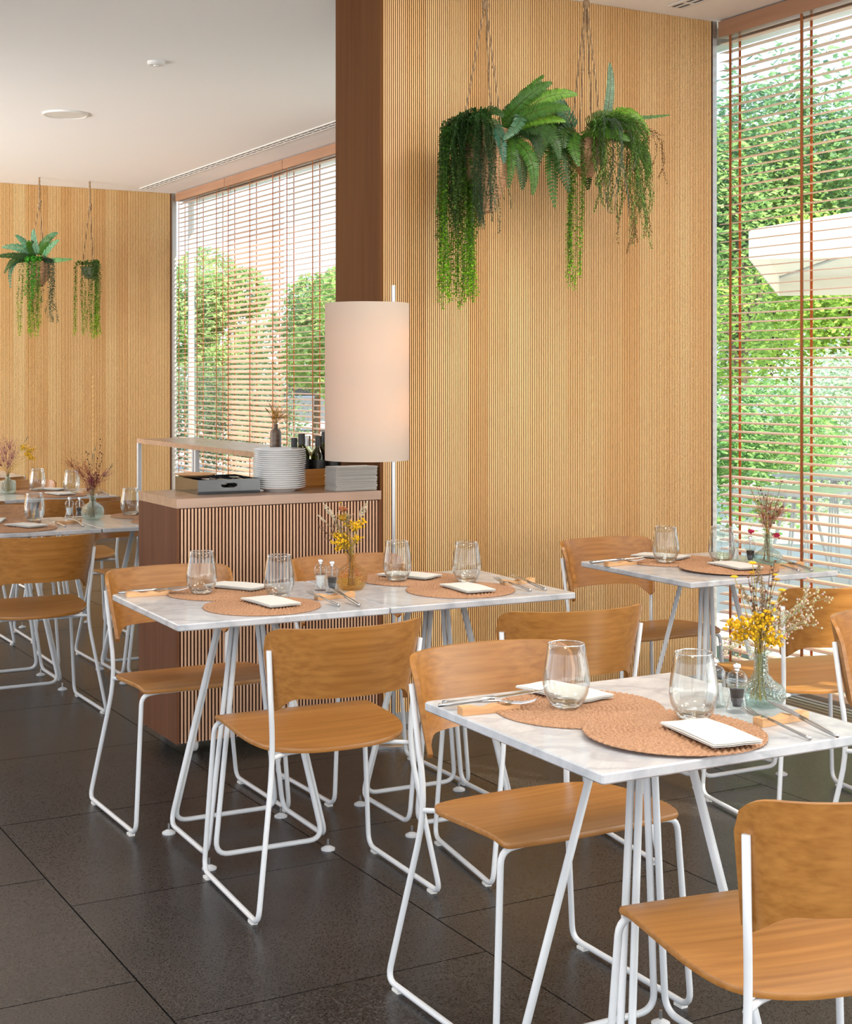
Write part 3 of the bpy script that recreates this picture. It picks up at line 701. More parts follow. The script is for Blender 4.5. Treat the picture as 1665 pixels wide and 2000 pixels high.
# ---------------- dried bouquets ----------------
YEL = (.86, .52, .01); OCH = (.55, .30, .02); TAN = (.42, .30, .16); CRM = (.72, .62, .45); BRN = (.16, .07, .04); RED = (.34, .06, .07); PNK = (.45, .16, .17); RUS = (.50, .16, .07)
def bouquet(label, x, y, z, zn, items, seed, zbase=.012):
    """items: (kind, dx, dz, size, colour) measured across and up from the vase mouth"""
    q = random.Random(seed); r = thing('dried_bouquet', label, 'flowers', (x, y, z + zbase))
    for it in items:
        kind, dx, dz, s, col = it; dep = q.uniform(-.35, .35) * (abs(dx) + .02)
        mouth = Vector((q.uniform(-.008, .008), q.uniform(-.008, .008), zn)); foot = Vector((q.uniform(-.012, .012), q.uniform(-.012, .012), 0))
        tip = RT * dx - FW * dep; tip = Vector((tip.x, tip.y, zn + dz))
        mid = (mouth + tip) / 2 + Vector((q.uniform(-.006, .006), q.uniform(-.006, .006), .012))
        pts = [foot, mouth] + [mouth * (1 - t) ** 2 + mid * 2 * t * (1 - t) + tip * t * t for t in (.25, .5, .75, 1)]
        sc_ = (col[0] * .55 + .06, col[1] * .6 + .05, col[2] * .5 + .02)
        b = MB(); b.tube(pts, .0007, 4).tint(sc_); d = (tip - mid).normalized()
        if kind == 'cluster':
            for _ in range(44):
                v = Vector((q.gauss(0, 1), q.gauss(0, 1), q.gauss(0, .6))) * s * .45; e = tip + v
                b.tube([tip - d * s * .9, e], .0004, 3, False).tint(sc_); k = q.uniform(.7, 1.15)
                b.ball(e, .0032 * q.uniform(.7, 1.3), 5, 3).tint(tuple(c * k for c in col))
        elif kind == 'fine':
            for _ in range(34):
                v = Vector((q.gauss(0, 1), q.gauss(0, 1), q.gauss(0, 1))) * s * .5; e = tip + v; k = q.uniform(.6, 1.3)
                b.tube([tip - d * s * 1.1, e], .0004, 3, False).tint(tuple(c * .8 for c in col)); b.ball(e, .0014, 4, 3).tint(tuple(c * k for c in col))
        elif kind == 'plume':
            for i in range(60):
                t = q.random(); c = tip + d * (t - .5) * s * 2; th = q.uniform(0, 6.3); rad = s * .28 * math.sin(PI * (.08 + .88 * t)) * (1.15 - .5 * t)
                u = d.orthogonal().normalized(); v2 = d.cross(u); p = c + (u * math.cos(th) + v2 * math.sin(th)) * rad
                k = q.uniform(.75, 1.15); b.tube([c, p + d * s * .12], .0011, 3, False, .0003).tint(tuple(e * k for e in col)); b.ball(p, s * .07, 4, 3).tint(tuple(e * k for e in col))
        elif kind == 'pods':
            for i in range(7):
                t = 1 - i * .11; c = mouth * (1 - t) ** 2 + mid * 2 * t * (1 - t) + tip * t * t + Vector((q.uniform(-1, 1), q.uniform(-1, 1), q.uniform(-.3, 1))) * s * .9
                c0 = mouth * (1 - t) ** 2 + mid * 2 * t * (1 - t) + tip * t * t
                b.tube([c0, c], .0004, 3, False).tint(sc_); b.ball(c, s * q.uniform(.25, .4), 6, 4).tint(col)
        elif kind == 'button':
            b.lathe([(0, -s * .25), (s * .7, -.1 * s), (s, .1 * s), (s * .6, .35 * s), (0, .42 * s)], 10, tip.x, tip.y, tip.z).tint(col)
        elif kind == 'spray':
            for i in range(9):
                a1 = tip - d * s * (1.6 - i * .17); e1 = tip + Vector((q.gauss(0, 1), q.gauss(0, 1), q.gauss(0, .8))) * s * .42 + d * s * (i / 9 - .3)
                b.tube([a1, e1], .0005, 3, False).tint(sc_)
                for _ in range(5):
                    e2 = e1 + Vector((q.gauss(0, 1), q.gauss(0, 1), q.gauss(0, 1))) * .006; b.tube([e1 - d * .01, e2], .0003, 3, False).tint(sc_); b.ball(e2, .0024, 5, 3).tint(tuple(c * q.uniform(.7, 1.1) for c in col))
        elif kind == 'leaf':
            b.tube([tip - d * s, tip, tip + d * s], lambda t: .0006 + s * .22 * math.sin(PI * t), 5).tint(col)
        b.build({'cluster': 'flower_cluster', 'fine': 'fine_grass', 'plume': 'grass_plume', 'pods': 'seed_stem', 'button': 'button_flower', 'spray': 'flower_spray', 'leaf': 'dried_leaf'}[kind], M['dry'], r)
    # bare stems filling the neck
    b = MB()
    for _ in range(16):
        p0 = Vector((q.uniform(-.02, .02), q.uniform(-.02, .02), 0)); p1 = Vector((q.uniform(-.009, .009), q.uniform(-.009, .009), zn)); p2 = p1 * 1.0 + Vector((q.gauss(0, .014), q.gauss(0, .014), q.uniform(.03, .09)))
        b.tube([p0, p1, p2], .0007, 3).tint(TAN if q.random() < .5 else OCH)
    b.build('bare_stems', M['dry'], r)['kind'] = 'stuff'
bouquet('bouquet with yellow yarrow, wheat and white sprays in the front table vase', 2.116, 2.353, ZT, .098, [
    ('cluster', -.055, .060, .022, YEL), ('cluster', -.035, .045, .02, YEL), ('cluster', -.018, .064, .026, YEL), ('cluster', -.002, .075, .026, YEL), ('cluster', .008, .052, .026, YEL),
    ('cluster', -.012, .040, .024, YEL), ('cluster', .022, .034, .022, YEL), ('cluster', .026, .022, .018, YEL), ('cluster', -.040, .030, .02, YEL), ('cluster', .012, .072, .022, YEL),
    ('button', -.058, .160, .0085, YEL), ('button', -.014, .185, .0095, YEL), ('button', -.018, .166, .008, OCH), ('button', .034, .152, .008, OCH), ('button', .048, .128, .009, YEL), ('button', .028, .100, .008, YEL), ('button', .034, .160, .007, YEL),
    ('plume', -.036, .125, .022, TAN), ('plume', .004, .130, .028, TAN), ('plume', -.002, .165, .022, TAN), ('plume', .004, .095, .03, (.30, .19, .11)), ('pods', -.014, .140, .008, BRN), ('pods', -.022, .150, .008, (.3, .14, .09)), ('pods', .028, .192, .008, BRN), ('pods', -.018, .108, .008, BRN), ('pods', .018, .175, .008, BRN),
    ('spray', .040, .065, .035, CRM), ('spray', .072, .085, .035, CRM), ('spray', .095, .110, .03, CRM), ('spray', .085, .060, .032, CRM), ('spray', .030, .090, .03, CRM), ('spray', .050, .030, .02, (.75, .6, .5)), ('spray', -.062, .015, .03, CRM)], 5)
bouquet('bouquet of yellow yarrow and bunny tails in the amber vase', 2.119, 4.276, ZT, .100, [
    ('plume', -.078, .145, .024, CRM), ('plume', -.060, .128, .020, CRM), ('plume', -.095, .115, .016, CRM), ('plume', .045, .150, .024, CRM), ('plume', .032, .138, .016, CRM),
    ('cluster', -.030, .060, .03, YEL), ('cluster', -.042, .045, .028, YEL), ('cluster', -.020, .040, .028, YEL), ('cluster', -.034, .022, .026, YEL), ('cluster', -.045, .062, .02, YEL), ('cluster', -.012, .100, .02, YEL), ('cluster', .018, .092, .02, YEL), ('cluster', .028, .102, .018, YEL), ('cluster', .016, .052, .02, YEL), ('cluster', -.028, .120, .016, OCH),
    ('cluster', -.026, .145, .012, RUS), ('button', -.034, .168, .006, OCH), ('button', -.022, .158, .006, BRN), ('button', -.016, .145, .007, RUS),
    ('pods', -.075, .100, .012, BRN), ('pods', -.105, .085, .012, BRN), ('pods', -.068, .070, .012, BRN), ('pods', -.090, .055, .010, BRN), ('pods', -.052, .115, .010, BRN), ('spray', -.010, .112, .02, TAN), ('fine', -.04, .1, .03, TAN)], 8)
bouquet('bouquet of fine rusty grasses and seed heads in the window table vase', 3.733, 4.112, ZT, .100, [
    ('fine', -.03, .10, .04, RUS), ('fine', .01, .085, .04, RUS), ('fine', .045, .085, .04, RUS), ('fine', .06, .09, .03, RUS), ('fine', -.01, .12, .04, (.4, .2, .12)), ('fine', .02, .115, .035, RUS), ('fine', -.02, .06, .03, RUS), ('fine', .015, .055, .03, RUS),
    ('leaf', -.055, .15, .012, TAN), ('button', -.072, .182, .007, TAN), ('button', .050, .190, .007, BRN), ('pods', -.035, .17, .010, BRN), ('pods', .0, .14, .010, BRN), ('button', -.045, .12, .008, OCH), ('plume', .040, .11, .016, TAN), ('leaf', -.03, .13, .01, CRM),
    ('cluster', -.055, .005, .012, (.6, .02, .1)), ('cluster', .032, -.005, .012, (.6, .02, .1)), ('pods', .045, .10, .010, BRN)], 12)
bouquet('tall bouquet of crimson and rust grasses in the blue bulb vase', 2.071, 6.958, ZT, .104, [
    ('fine', -.01, .06, .04, RED), ('fine', .01, .09, .045, RED), ('fine', -.03, .10, .04, RED), ('fine', .03, .10, .04, RED), ('fine', .07, .115, .03, PNK), ('fine', -.09, .145, .045, RUS), ('fine', -.06, .13, .045, RUS), ('fine', -.03, .14, .04, RUS), ('fine', -.11, .16, .03, RUS), ('fine', 0, .04, .025, RED), ('fine', .005, .07, .03, RED), ('fine', -.012, .09, .03, (.4, .05, .1)),
    ('pods', .045, .26, .010, BRN), ('pods', -.03, .21, .010, BRN), ('pods', .05, .20, .010, BRN), ('leaf', .095, .14, .02, TAN), ('leaf', .0, .19, .02, TAN), ('leaf', .01, .22, .016, TAN), ('pods', .03, .15, .01, BRN)], 15)
bouquet('bouquet of pink grasses with yellow heads in the vase at the left edge', 2.09, 8.712, ZT, .102, [
    ('fine', 0, .12, .06, PNK), ('fine', -.05, .13, .06, PNK), ('fine', .05, .15, .06, PNK), ('fine', -.02, .18, .06, PNK), ('fine', .02, .08, .05, PNK), ('fine', -.06, .08, .04, RED), ('fine', .02, .2, .05, PNK), ('leaf', .11, .21, .02, TAN), ('cluster', .12, .14, .03, YEL), ('cluster', .10, .16, .03, YEL), ('cluster', .15, .10, .025, YEL), ('cluster', .13, .12, .02, YEL)], 18)
# ---------------- service cabinet ----------------
cb = thing('service_cabinet', 'pinkish wooden service cabinet on castors with slatted front, butting the partition', 'cabinet', (1.884, 5.262, 0))
ct = .963
MB().box(.012, .846, .012, .44, .055, ct - .036).build('body', M['cab_back_shade'], cb)
MB().box(0, .012, 0, .44, .05, ct - .036).build('side_panel', M['cab'], cb); MB().box(.846, .858, .0, .44, .05, ct - .036).build('side_panel', M['cab'], cb)
MB().box(0, .858, -.001, .445, ct - .035, ct).build('top', M['cab_top'], cb)
for k in range(2):
    d = thing('door', '', ''); d.parent = cb; d.location = (.014 + k * .416, .012, 0)
    o = slatted(d, .414, .052, ct - .038, .0138, M['cab_slat'], M['cab_back_shade'], .56, .013, 'front_slats')
    MB().box(0, .412, .0005, .006, .052, ct - .038).build('door_panel', M['cab_back_shade'], d)
for x in (.09, .77):
    for y in (.07, .38):
        c = MB(); p = [(.0, -.014), (.026, -.014), (.031, -.009), (.031, .009), (.026, .014), (0, .014)]; c.lathe(p, 20)
        c.v = [(v[2], v[0], v[1] + .031) for v in c.v]; q = c.build('castor', M['plastic'], cb, True, 40, (x, y, 0))
        MB().box(-.018, .018, -.012, .012, .045, .056).build('fork_bracket', M['steel'], q)
# tall narrow console behind it
cn = thing('console_table', 'tall narrow console with pale wooden top and white posts behind the cabinet', 'console', (2.73, 6.40, 0))
MB().box(0, .36, 0, 1.9, 1.035, 1.06).build('top', M['cab_top'], cn)
for (x, y) in ((.012, 1.888), (.345, 1.888), (.012, .95), (.345, .95), (.012, .012), (.345, .012)): MB().box(x - .011, x + .011, y - .011, y + .011, 0, 1.035).build('post', M['white'], cn)
MB().box(.0, .36, .02, 1.88, .25, .27).build('lower_shelf', M['cab_top'], cn)
k_ = [(.020, 0), (.0265, .004), (.0275, .02), (.0275, .085), (.022, .098), (.011, .106), (.011, .122), (.013, .125)]
tag(MB().lathe(hollow(k_, .003), 28).build('bud_vase', M['stoneware'], None, True, None, (2.90, 6.68, 1.0605)), 'small brown stoneware bottle vase on the tall console behind the plates', 'vase')
bouquet('small orange dried sprig in the brown bottle on the console', 2.90, 6.68, 1.0605, .120, [
    ('fine', .02, .06, .045, (.75, .38, .04)), ('fine', .045, .05, .04, (.75, .38, .04)), ('fine', .0, .07, .04, (.7, .35, .05)), ('fine', .065, .03, .03, (.8, .55, .2)), ('fine', .01, .03, .03, (.7, .35, .05)), ('leaf', -.04, .06, .02, TAN), ('leaf', -.025, .08, .02, TAN), ('leaf', -.01, .05, .02, OCH)], 22)
# black cutlery tray
tr_ = thing('cutlery_tray', 'glossy black tray with a handle cut-out, filled with cutlery, on the cabinet', 'tray', (2.155, 5.545, ct + .0005), R(-2))
hx, hy, hh, t = .128, .142, .056, .006
def wallslot(b, x0, x1, y0, y1, z0, z1):   # front wall with an oval opening
    b.box(x0, x1, y0, y1, z0, z0 + .018); b.box(x0, x1, y0, y1, z1 - .014, z1); b.box(x0, -.035, y0, y1, z0 + .018, z1 - .014); b.box(.035, x1, y0, y1, z0 + .018, z1 - .014)
    for s in (-1, 1):
        for zc, zd in ((z0 + .018, 1), (z1 - .014, -1)):
            q = [(s * .035, zc), (s * .022, zc), (s * .031, zc + zd * .004), (s * .035, zc + zd * .011)]
            n = len(b.v); b.v += [(x, y, z) for y in (y0, y1) for x, z in q]; b.f += [(n, n + 1, n + 2, n + 3), (n + 7, n + 6, n + 5, n + 4)] + [(n + i, n + 4 + i, n + 4 + (i + 1) % 4, n + (i + 1) % 4) for i in range(4)]
MB().box(-hx, hx, -hy, hy, 0, .006).build('base', M['black_gloss'], tr_)
b = MB(); wallslot(b, -hx, hx, -hy, -hy + t, .006, hh); b.build('front_wall', M['black_gloss'], tr_)
b = MB(); wallslot(b, -hx, hx, hy - t, hy, .006, hh); b.build('rear_wall', M['black_gloss'], tr_)
for s in (-1, 1): MB().box(s * (hx - t / 2) - t / 2, s * (hx - t / 2) + t / 2, -hy + t, hy - t, .006, hh).build('side_wall', M['black_gloss'], tr_)
for x in (-.042, .042): MB().box(x - .002, x + .002, -hy + t, hy - t, .006, .046).build('divider', M['black_gloss'], tr_)
def make_spoon():
    r = thing('spoon', '', 'spoon')
    MB().tube([(0, -.1, .003), (0, -.03, .004), (0, .04, .008)], lambda t: .0042 - .002 * t, 6).build('handle', M['steel'], r, True)
    b = MB(); n = 12
    for k in range(4):
        q = (1, .8, .45, 0)[k]; 
        for j in range(n): th = 2 * PI * j / n; b.v.append((.019 * q * math.cos(th), .068 + .03 * q * math.sin(th), .010 - .007 * (1 - q * q)))
    for k in range(3):
        for j in range(n): j2 = (j + 1) % n; b.f.append((k * n + j, k * n + j2, k * n + n + j2, k * n + n + j))
    b.build('bowl', M['steel'], r, True); return r
SP = Proto(make_spoon())
for i in range(15):
    col_ = i % 3; sx_ = 2.155 + (-.085 + col_ * .085) + rnd.uniform(-.014, .014); sy_ = 5.545 + rnd.uniform(-.012, .012); lvl = i // 3
    o = SP.at((sx_, sy_, ct + .008 + lvl * .0085), R(rnd.uniform(-7, 7) + (180 if i % 2 else 0)), 'steel spoon lying among the others in the black tray', 'spoons in the black tray')
tag(MB().lathe([(0, 0), (.05, 0), (.082, .010), (.0835, .013), (.08, .013), (.05, .004), (0, .004)], 40).build('serving_plate', M['rest'], None, True, 40, (2.085, 5.60, ct + .0575)), 'thin wooden plate lying across the rim of the black tray', 'plate')
# plates
pp = [(0, .0), (.062, 0), (.064, .0035), (.072, .006), (.1035, .0155), (.105, .0172), (.1035, .0185), (.070, .0095), (0, .0075)]
PL = Proto(tag(MB().lathe(pp, 56).build('dinner_plate', M['china'], None, True, 60), '', 'plate'))
NPL = 19
for i in range(NPL):
    lab = 'white dinner plate inside the tall stack on the cabinet'
    grp = 'white dinner plates within the stack on the cabinet'
    if i == 0: lab, grp = 'bottommost white dinner plate of the stack on the cabinet', 'white dinner plates'
    if i == NPL - 1: lab, grp = 'topmost white dinner plate of the stack on the cabinet', 'white dinner plates'
    PL.at((2.385 + rnd.uniform(-.0012, .0012), 5.455 + rnd.uniform(-.0012, .0012), ct + .0006 + i * .0083), 0, lab, grp)
# bottle box
bx_ = thing('bottle_box', 'open orange-brown wooden box holding the oil bottles on the cabinet', 'box', (2.595, 5.585, ct + .0005))
w_, d_, h_ = .11, .075, .078
MB().box(-w_, w_, -d_, d_, 0, .008).build('base', M['oak'], bx_)
for s in (-1, 1):
    MB().box(-w_, w_, s * d_ - .004, s * d_ + .004, .008, h_).build('long_side', M['oak'], bx_)
    MB().box(s * w_ - .004, s * w_ + .004, -d_ + .004, d_ - .004, .008, h_).build('short_side', M['oak'], bx_)
bp = [(.030, 0), (.0335, .004), (.0335, .128), (.030, .142), (.0155, .162), (.0125, .172), (.0125, .205)]
def bottle(x, y, label, kind, s=1.0):
    r = thing('oil_bottle', label, 'bottle', (x, y, ct + .0095)); gm = M['bottle_clear'] if kind == 'clear' else M['bottle']
    pr = [(a_ * s, c_ * s) for a_, c_ in bp]
    MB().lathe(hollow(pr, .0025), 28).build('glass_body', gm, r, True)
    MB().lathe([(0, .006), (.029 * s, .006), (.029 * s, .095 * s), (0, .095 * s)], 20).build('oil', M['oil'], r, True, 40)
    MB().lathe([(0, .170 * s), (.0145 * s, .170 * s), (.0145 * s, .212 * s), (.013 * s, .2145 * s), (0, .2145 * s)], 20).build('cap', M['steel'] if kind == 'clear' else M['dark'], r, True, 40)
    lb = MB(); n = 12; rr = .0340 * s
    for j in range(n + 1):
        th = PI * 1.5 - 1.25 + 2.5 * j / n + R(-29); lb.v += [(rr * math.cos(th), rr * math.sin(th), .035 * s), (rr * math.cos(th), rr * math.sin(th), .112 * s)]
    for j in range(n): lb.f.append((2 * j, 2 * j + 2, 2 * j + 3, 2 * j + 1))
    o = lb.build('label', M['dark'] if kind != 'pale' else M['label'], r, True)
    return r
bt = bottle(2.525, 5.552, 'dark oil bottle with black cap, left front of the wooden box, next to the plates', 'dark', .99)
bottle(2.585, 5.625, 'oil bottle with silver cap and pale glass neck in the wooden box', 'clear', .93)
bottle(2.600, 5.548, 'dark oil bottle with black cap, third from the left in the box', 'dark', .94)
bottle(2.665, 5.625, 'dark oil bottle at the edge of the lamp shade, with paper label', 'pale', 1.0)
bottle(2.668, 5.548, 'dark oil bottle behind the bottom of the lamp shade, front row', 'dark', .95)
bottle(2.525, 5.625, 'dark oil bottle in the rear left corner of the wooden box', 'dark', .9)
def text(body, size, mtl, parent, loc, rot, extr=.0003):
    c = bpy.data.curves.new('lettering', 'FONT'); c.body = body; c.size = size; c.extrude = extr; c.align_x = 'CENTER'; c.space_line = .85
    o = bpy.data.objects.new('lettering', c); COL.objects.link(o); dg = bpy.context.evaluated_depsgraph_get(); me = bpy.data.meshes.new_from_object(o.evaluated_get(dg))
    bpy.data.objects.remove(o); o = bpy.data.objects.new('lettering', me); me.materials.clear(); me.materials.append(mtl); COL.objects.link(o); o.parent = parent; o.location = loc; o.rotation_euler = rot; return o
th = PI * 1.5 + R(-29); lbl = [c for c in bt.children if c.name.startswith('label')][0]
text('OS\nOL', .019, M['print'], lbl, (.0352 * math.cos(th), .0352 * math.sin(th), .088), (R(90), 0, R(-29)))
# napkin stack
NS = Proto(make_napkin(11, .18, .105)); NS.r.scale = (1, 1, .52)
for i in range(21):
    lab, grp = 'folded white napkin inside the napkin stack at the right end of the cabinet', 'napkins within the stack on the cabinet'
    if i == 20: lab, grp = 'topmost folded napkin of the stack at the right end of the cabinet', 'stacked napkins'
    o = NS.at((2.648 + rnd.uniform(-.002, .002), 5.343 + rnd.uniform(-.003, .003), ct + .001 + i * .0046), R(rnd.uniform(-1.5, 1.5)), lab, grp)
# ---------------- floor lamp ----------------
lx, ly = 2.712, 5.10
fl_ = thing('floor_lamp', 'floor lamp with tall white cylindrical shade beside a thin steel pole', 'lamp', (lx, ly, 0))
MB().lathe([(0, 0), (.135, 0), (.135, .010), (.13, .014), (0, .014)], 48).build('base', M['steel'], fl_, True, 40)
MB().tube([(0, 0, .012), (0, 0, 1.775)], .0085, 14).build('pole', M['steel'], fl_, True, 40)
ax, ay = 2.538 - lx, 4.985 - ly
sh = MB().lathe([(.159, 1.105), (.159, 1.695), (.1575, 1.695), (.1575, 1.105)], 72, closed=True).build('lamp_shade', M['shade'], fl_, True, 40, (ax, ay, 0))
sc_m = MB()
for z in (1.20, 1.60): sc_m.tube([(0, 0, z), (ax, ay, z)], .004, 8)
sc_m.build('arm', M['steel'], fl_, True)
m = MB(); m.tube([(ax, ay, 1.20), (ax, ay, 1.60)], .006, 8).build('inner_rod', M['steel'], fl_, True)
bulbm = mat('lit_bulb', (1, .8, .5), .5, 0, **{'Emission Color': (1, .66, .32, 1), 'Emission Strength': 4.})
for z in (1.24, 1.50):
    MB().ball((ax, ay, z), .028, 16, 10).build('bulb', bulbm, fl_, True)
    lamp('POINT', 'lamp_bulb_light', (lx + ax + .05, ly + ay - .02, z + .05), 1.5, (1, .50, .20), shadow_soft_size=.03)

# ---------------- hanging plants ----------------
def bez(P, t):
    if len(P) == 3: return P[0] * (1 - t) ** 2 + P[1] * 2 * t * (1 - t) + P[2] * t * t
def vary(c, q, a_=.18): k = q.uniform(1 - a_, 1 + a_); return (c[0] * k, c[1] * k, c[2] * k)
def frond(parent, P, width, col, q, npin=30, twist=0.0, nm='fern_frond', face=None):
    b = MB(); pts = [bez(P, i / 14) for i in range(15)]; b.tube(pts, .0018, 4, True, .0006).tint((col[0] * .7 + .02, col[1] * .6, col[2] * .6))
    view = face or (FW * -1 + RT * q.uniform(-.3, .3) + Vector((0, 0, q.uniform(.0, .5)))).normalized()
    for i in range(2, npin + 1):
        t = i / (npin + 1); p = bez(P, t); d = (bez(P, min(1, t + .02)) - bez(P, t - .02)).normalized()
        side = d.cross(view)
        if side.length < .05: side = d.orthogonal()
        side.normalize(); side = (Matrix.Rotation(twist, 3, d) @ side); up = side.cross(d)
        ln = width * .5 * min(1, t / .14 + .45) * (1 - t ** 2.6) ** .8 + .003; sp = 1.3 * (P[2] - P[0]).length / npin
        for s in (-1, 1):
            ax_ = (side * s * .93 + d * .38 + up * q.uniform(-.18, .12)).normalized(); c = vary(col, q)
            w2 = sp * .52; e = p + ax_ * ln; m1 = p + ax_ * ln * .35; m2 = p + ax_ * ln * .75; dr = up * (-.10 * ln)
            b.poly([p - d * w2 * .5, m1 - d * w2, m2 - d * w2 * .7, e + dr, m2 + d * w2 * .6, m1 + d * w2, p + d * w2 * .5]).tint(c)
    o = b.build(nm, M['leaf'], parent); return o
def trail(parent, start, out, drop, q, c0, c1, leaf=.011, step=.009, style='bead', nm='trailing_stem', sway=.02):
    """a stem that arches over the rim by `out` and hangs down by `drop`"""
    b = MB(); n = max(12, int(drop / .03)); pts = [start, start + out * .5 + Vector((0, 0, .025)), start + out * .9 + Vector((0, 0, .0))]
    f1, f2 = q.uniform(0, 6), q.uniform(0, 6)
    for i in range(1, n + 1):
        t = i / n; pts.append(start + out * (1 + .12 * math.sin(t * 2)) + RT * sway * math.sin(f1 + t * 3.2) * t + FW * sway * math.sin(f2 + t * 2.5) * t - Vector((0, 0, drop * t)))
    b.tube(pts, .0010, 3).tint((c0[0] * .7, c0[1] * .6, c0[2] * .6))
    acc = 0; tot = sum((pts[i + 1] - pts[i]).length for i in range(len(pts) - 1)); run = 0
    for i in range(len(pts) - 1):
        a_, c_ = pts[i], pts[i + 1]; l = (c_ - a_).length; d = (c_ - a_).normalized(); u = d.orthogonal().normalized(); v = d.cross(u)
        while acc < l:
            p = a_ + d * acc; t = (run + acc) / tot; th = q.uniform(0, 6.3); r = u * math.cos(th) + v * math.sin(th)
            col = vary(tuple(c0[k] + (c1[k] - c0[k]) * t ** 1.5 for k in range(3)), q, .25)
            if style == 'bead':
                for s in (-1, 1):
                    ax_ = (r * s + d * q.uniform(-.1, .6)).normalized(); w = ax_.cross(d).normalized() * leaf * .42; L_ = leaf * q.uniform(.8, 1.15)
                    b.poly([p, p + ax_ * L_ * .5 + w, p + ax_ * L_ + d * L_ * .15, p + ax_ * L_ * .5 - w]).tint(col)
            else:
                for s in (-1, 1):
                    ax_ = (r * s * .75 + d * .66).normalized(); w = ax_.cross(r).normalized() * leaf * .085; L_ = leaf * q.uniform(.8, 1.2) * (1 - .5 * t)
                    b.poly([p - w, p + ax_ * L_ * .6 - w, p + ax_ * L_, p + ax_ * L_ * .6 + w]).tint(col)
            acc += step
        acc -= l; run += l
    return b.build(nm, M['leaf'], parent)
def basket(parent, r_top, r_max, h, coils, m):
    b = MB(); pr = []
    for i in range(coils * 4 + 1):
        t = i / (coils * 4); zz = h * t; rr = r_top * .3 + (r_max - r_top * .3) * math.sin(min(1, t / .62) * PI / 2) ** 1.1 if t < .62 else r_max + (r_top - r_max) * sstep((t - .62) / .38)
        pr.append((rr + .0035 * abs(math.sin(t * coils * PI)), zz))
    full = [(0, 0)] + pr + [(r_top - .008, h), (r_top - .012, h * .8), (0, h * .78)]
    return b.lathe(full, 36).build('basket', m, parent, True)
def twist_rope(b, a_, c_, r=.0035, turns=60):
    n = int((c_ - a_).length / .012); b.tube([a_ + (c_ - a_) * (i / n) + Vector((rnd.uniform(-1, 1), rnd.uniform(-1, 1), 0)) * .0006 for i in range(n + 1)], lambda t: r * (1 + .25 * math.sin(t * n * 2.4)), 6); return b
def P3(u, v, w): return RT * u + Vector((0, 0, v)) - FW * w     # across, up, towards the room
def ropes(parent, zk, rim, rr, zhook, n, tie=True):
    for k in range(n):
        th = 2 * PI * (k + .35) / n; e = Vector((rr * math.cos(th), rr * math.sin(th), rim)); b = MB(); twist_rope(b, Vector((0.004 * math.cos(th), .004 * math.sin(th), zk)), e)
        if tie: kp = Vector((0, 0, zk)) * .5 + e * .5; b.ball(kp, .007, 7, 5)
        b.build('rope', M['rope'], parent, True)
    b = MB(); twist_rope(b, Vector((0, 0, zk - .01)), Vector((0, 0, zhook)), .007); b.ball((0, 0, zk), .016, 9, 6, .022); b.ball((.006, 0, zk + .03), .013, 9, 6, .016); b.build('knot', M['rope'], parent, True)
DG = (.032, .088, .014); MG = (.055, .155, .014); LG = (.13, .29, .02); YG = (.30, .60, .03); BG = (.07, .17, .085); OL = (.12, .19, .05); GR = (.09, .15, .09); BR = (.24, .13, .05)
q = random.Random(31); k1 = .002045
hp = thing('hanging_plant', 'large hanging basket left of the pair before the partition, with long bright green trails', 'plant', (3.107, 5.06, 2.405)); 
bk = basket(hp, .098, .104, .33, 26, M['basket']); bk.location = (0, 0, -.33)
ropes(hp, 2.905 - 2.405, -.01, .094, ZC - 2.405, 3)
def PXo(px, py, w=0, o=(952, 250), k=k1): return P3((px - o[0]) * k, -(py - o[1]) * k, w)
def FR(p, par, org, k, a_, c_, e, w, col, n=30, tw=0, w0=.03, w1=.08):
    A = PXo(a_[0], a_[1], w0, org, k); E = PXo(e[0], e[1], w1, org, k); C = PXo(c_[0], c_[1], (w0 + w1) / 2 + .03, org, k) * 2 - (A + E) / 2
    frond(par, [A, C, E], w * k, col, q, n, tw)
O1 = (952, 250); 
for (a_, c_, e, w, col, n, w1) in [
    ((978, 250), (1018, 200), (1065, 146), 36, MG, 30, .05), ((982, 245), (1030, 195), (1078, 168), 34, MG, 30, .12), ((985, 250), (1060, 198), (1128, 190), 36, LG, 34, .10),
    ((985, 255), (1050, 222), (1112, 222), 40, MG, 34, .15), ((985, 258), (1045, 238), (1105, 243), 34, LG, 32, .12), ((1020, 215), (1012, 250), (981, 284), 28, BG, 24, .20),
    ((950, 240), (972, 262), (984, 333), 34, (.035, .13, .08), 28, .22), ((935, 235), (958, 222), (985, 238), 26, DG, 22, .16), ((985, 262), (1016, 300), (1022, 374), 46, DG, 32, .08),
    ((990, 265), (1036, 310), (1040, 386), 34, MG, 30, .12), ((985, 268), (1000, 300), (994, 372), 28, MG, 26, .10), ((985, 250), (1062, 260), (1090, 320), 36, DG, 30, .16), ((1000, 262), (1050, 270), (1045, 345), 34, DG, 30, .05), ((990, 250), (1030, 250), (1062, 290), 38, DG, 28, .02), ((980, 240), (1000, 215), (1010, 200), 30, DG, 20, .0)]:
    FR(0, hp, O1, k1, a_, c_, e, w, col, n, w1=w1)
def TR(par, org, k, x, y, x2, y2, c0, c1, leaf=.011, step=.007, style='bead', w=None, sway=.02):
    w = q.uniform(.0, .12) if w is None else w
    S_ = PXo(x, y, w * .6, org, k); out = P3((x2 - x) * k, 0, w * .4); trail(par, S_, out, (y2 - y) * k, q, c0, c1, leaf, step, style, sway=sway)
for i in range(44):      # dense leafy curtain on the left of the basket
    x = q.uniform(898, 935); x2 = q.uniform(862, 940); TR(hp, O1, k1, x, q.uniform(235, 255), x2, q.uniform(360, 480), DG, (.15, .25, .05), .015, .0058, sway=.012)
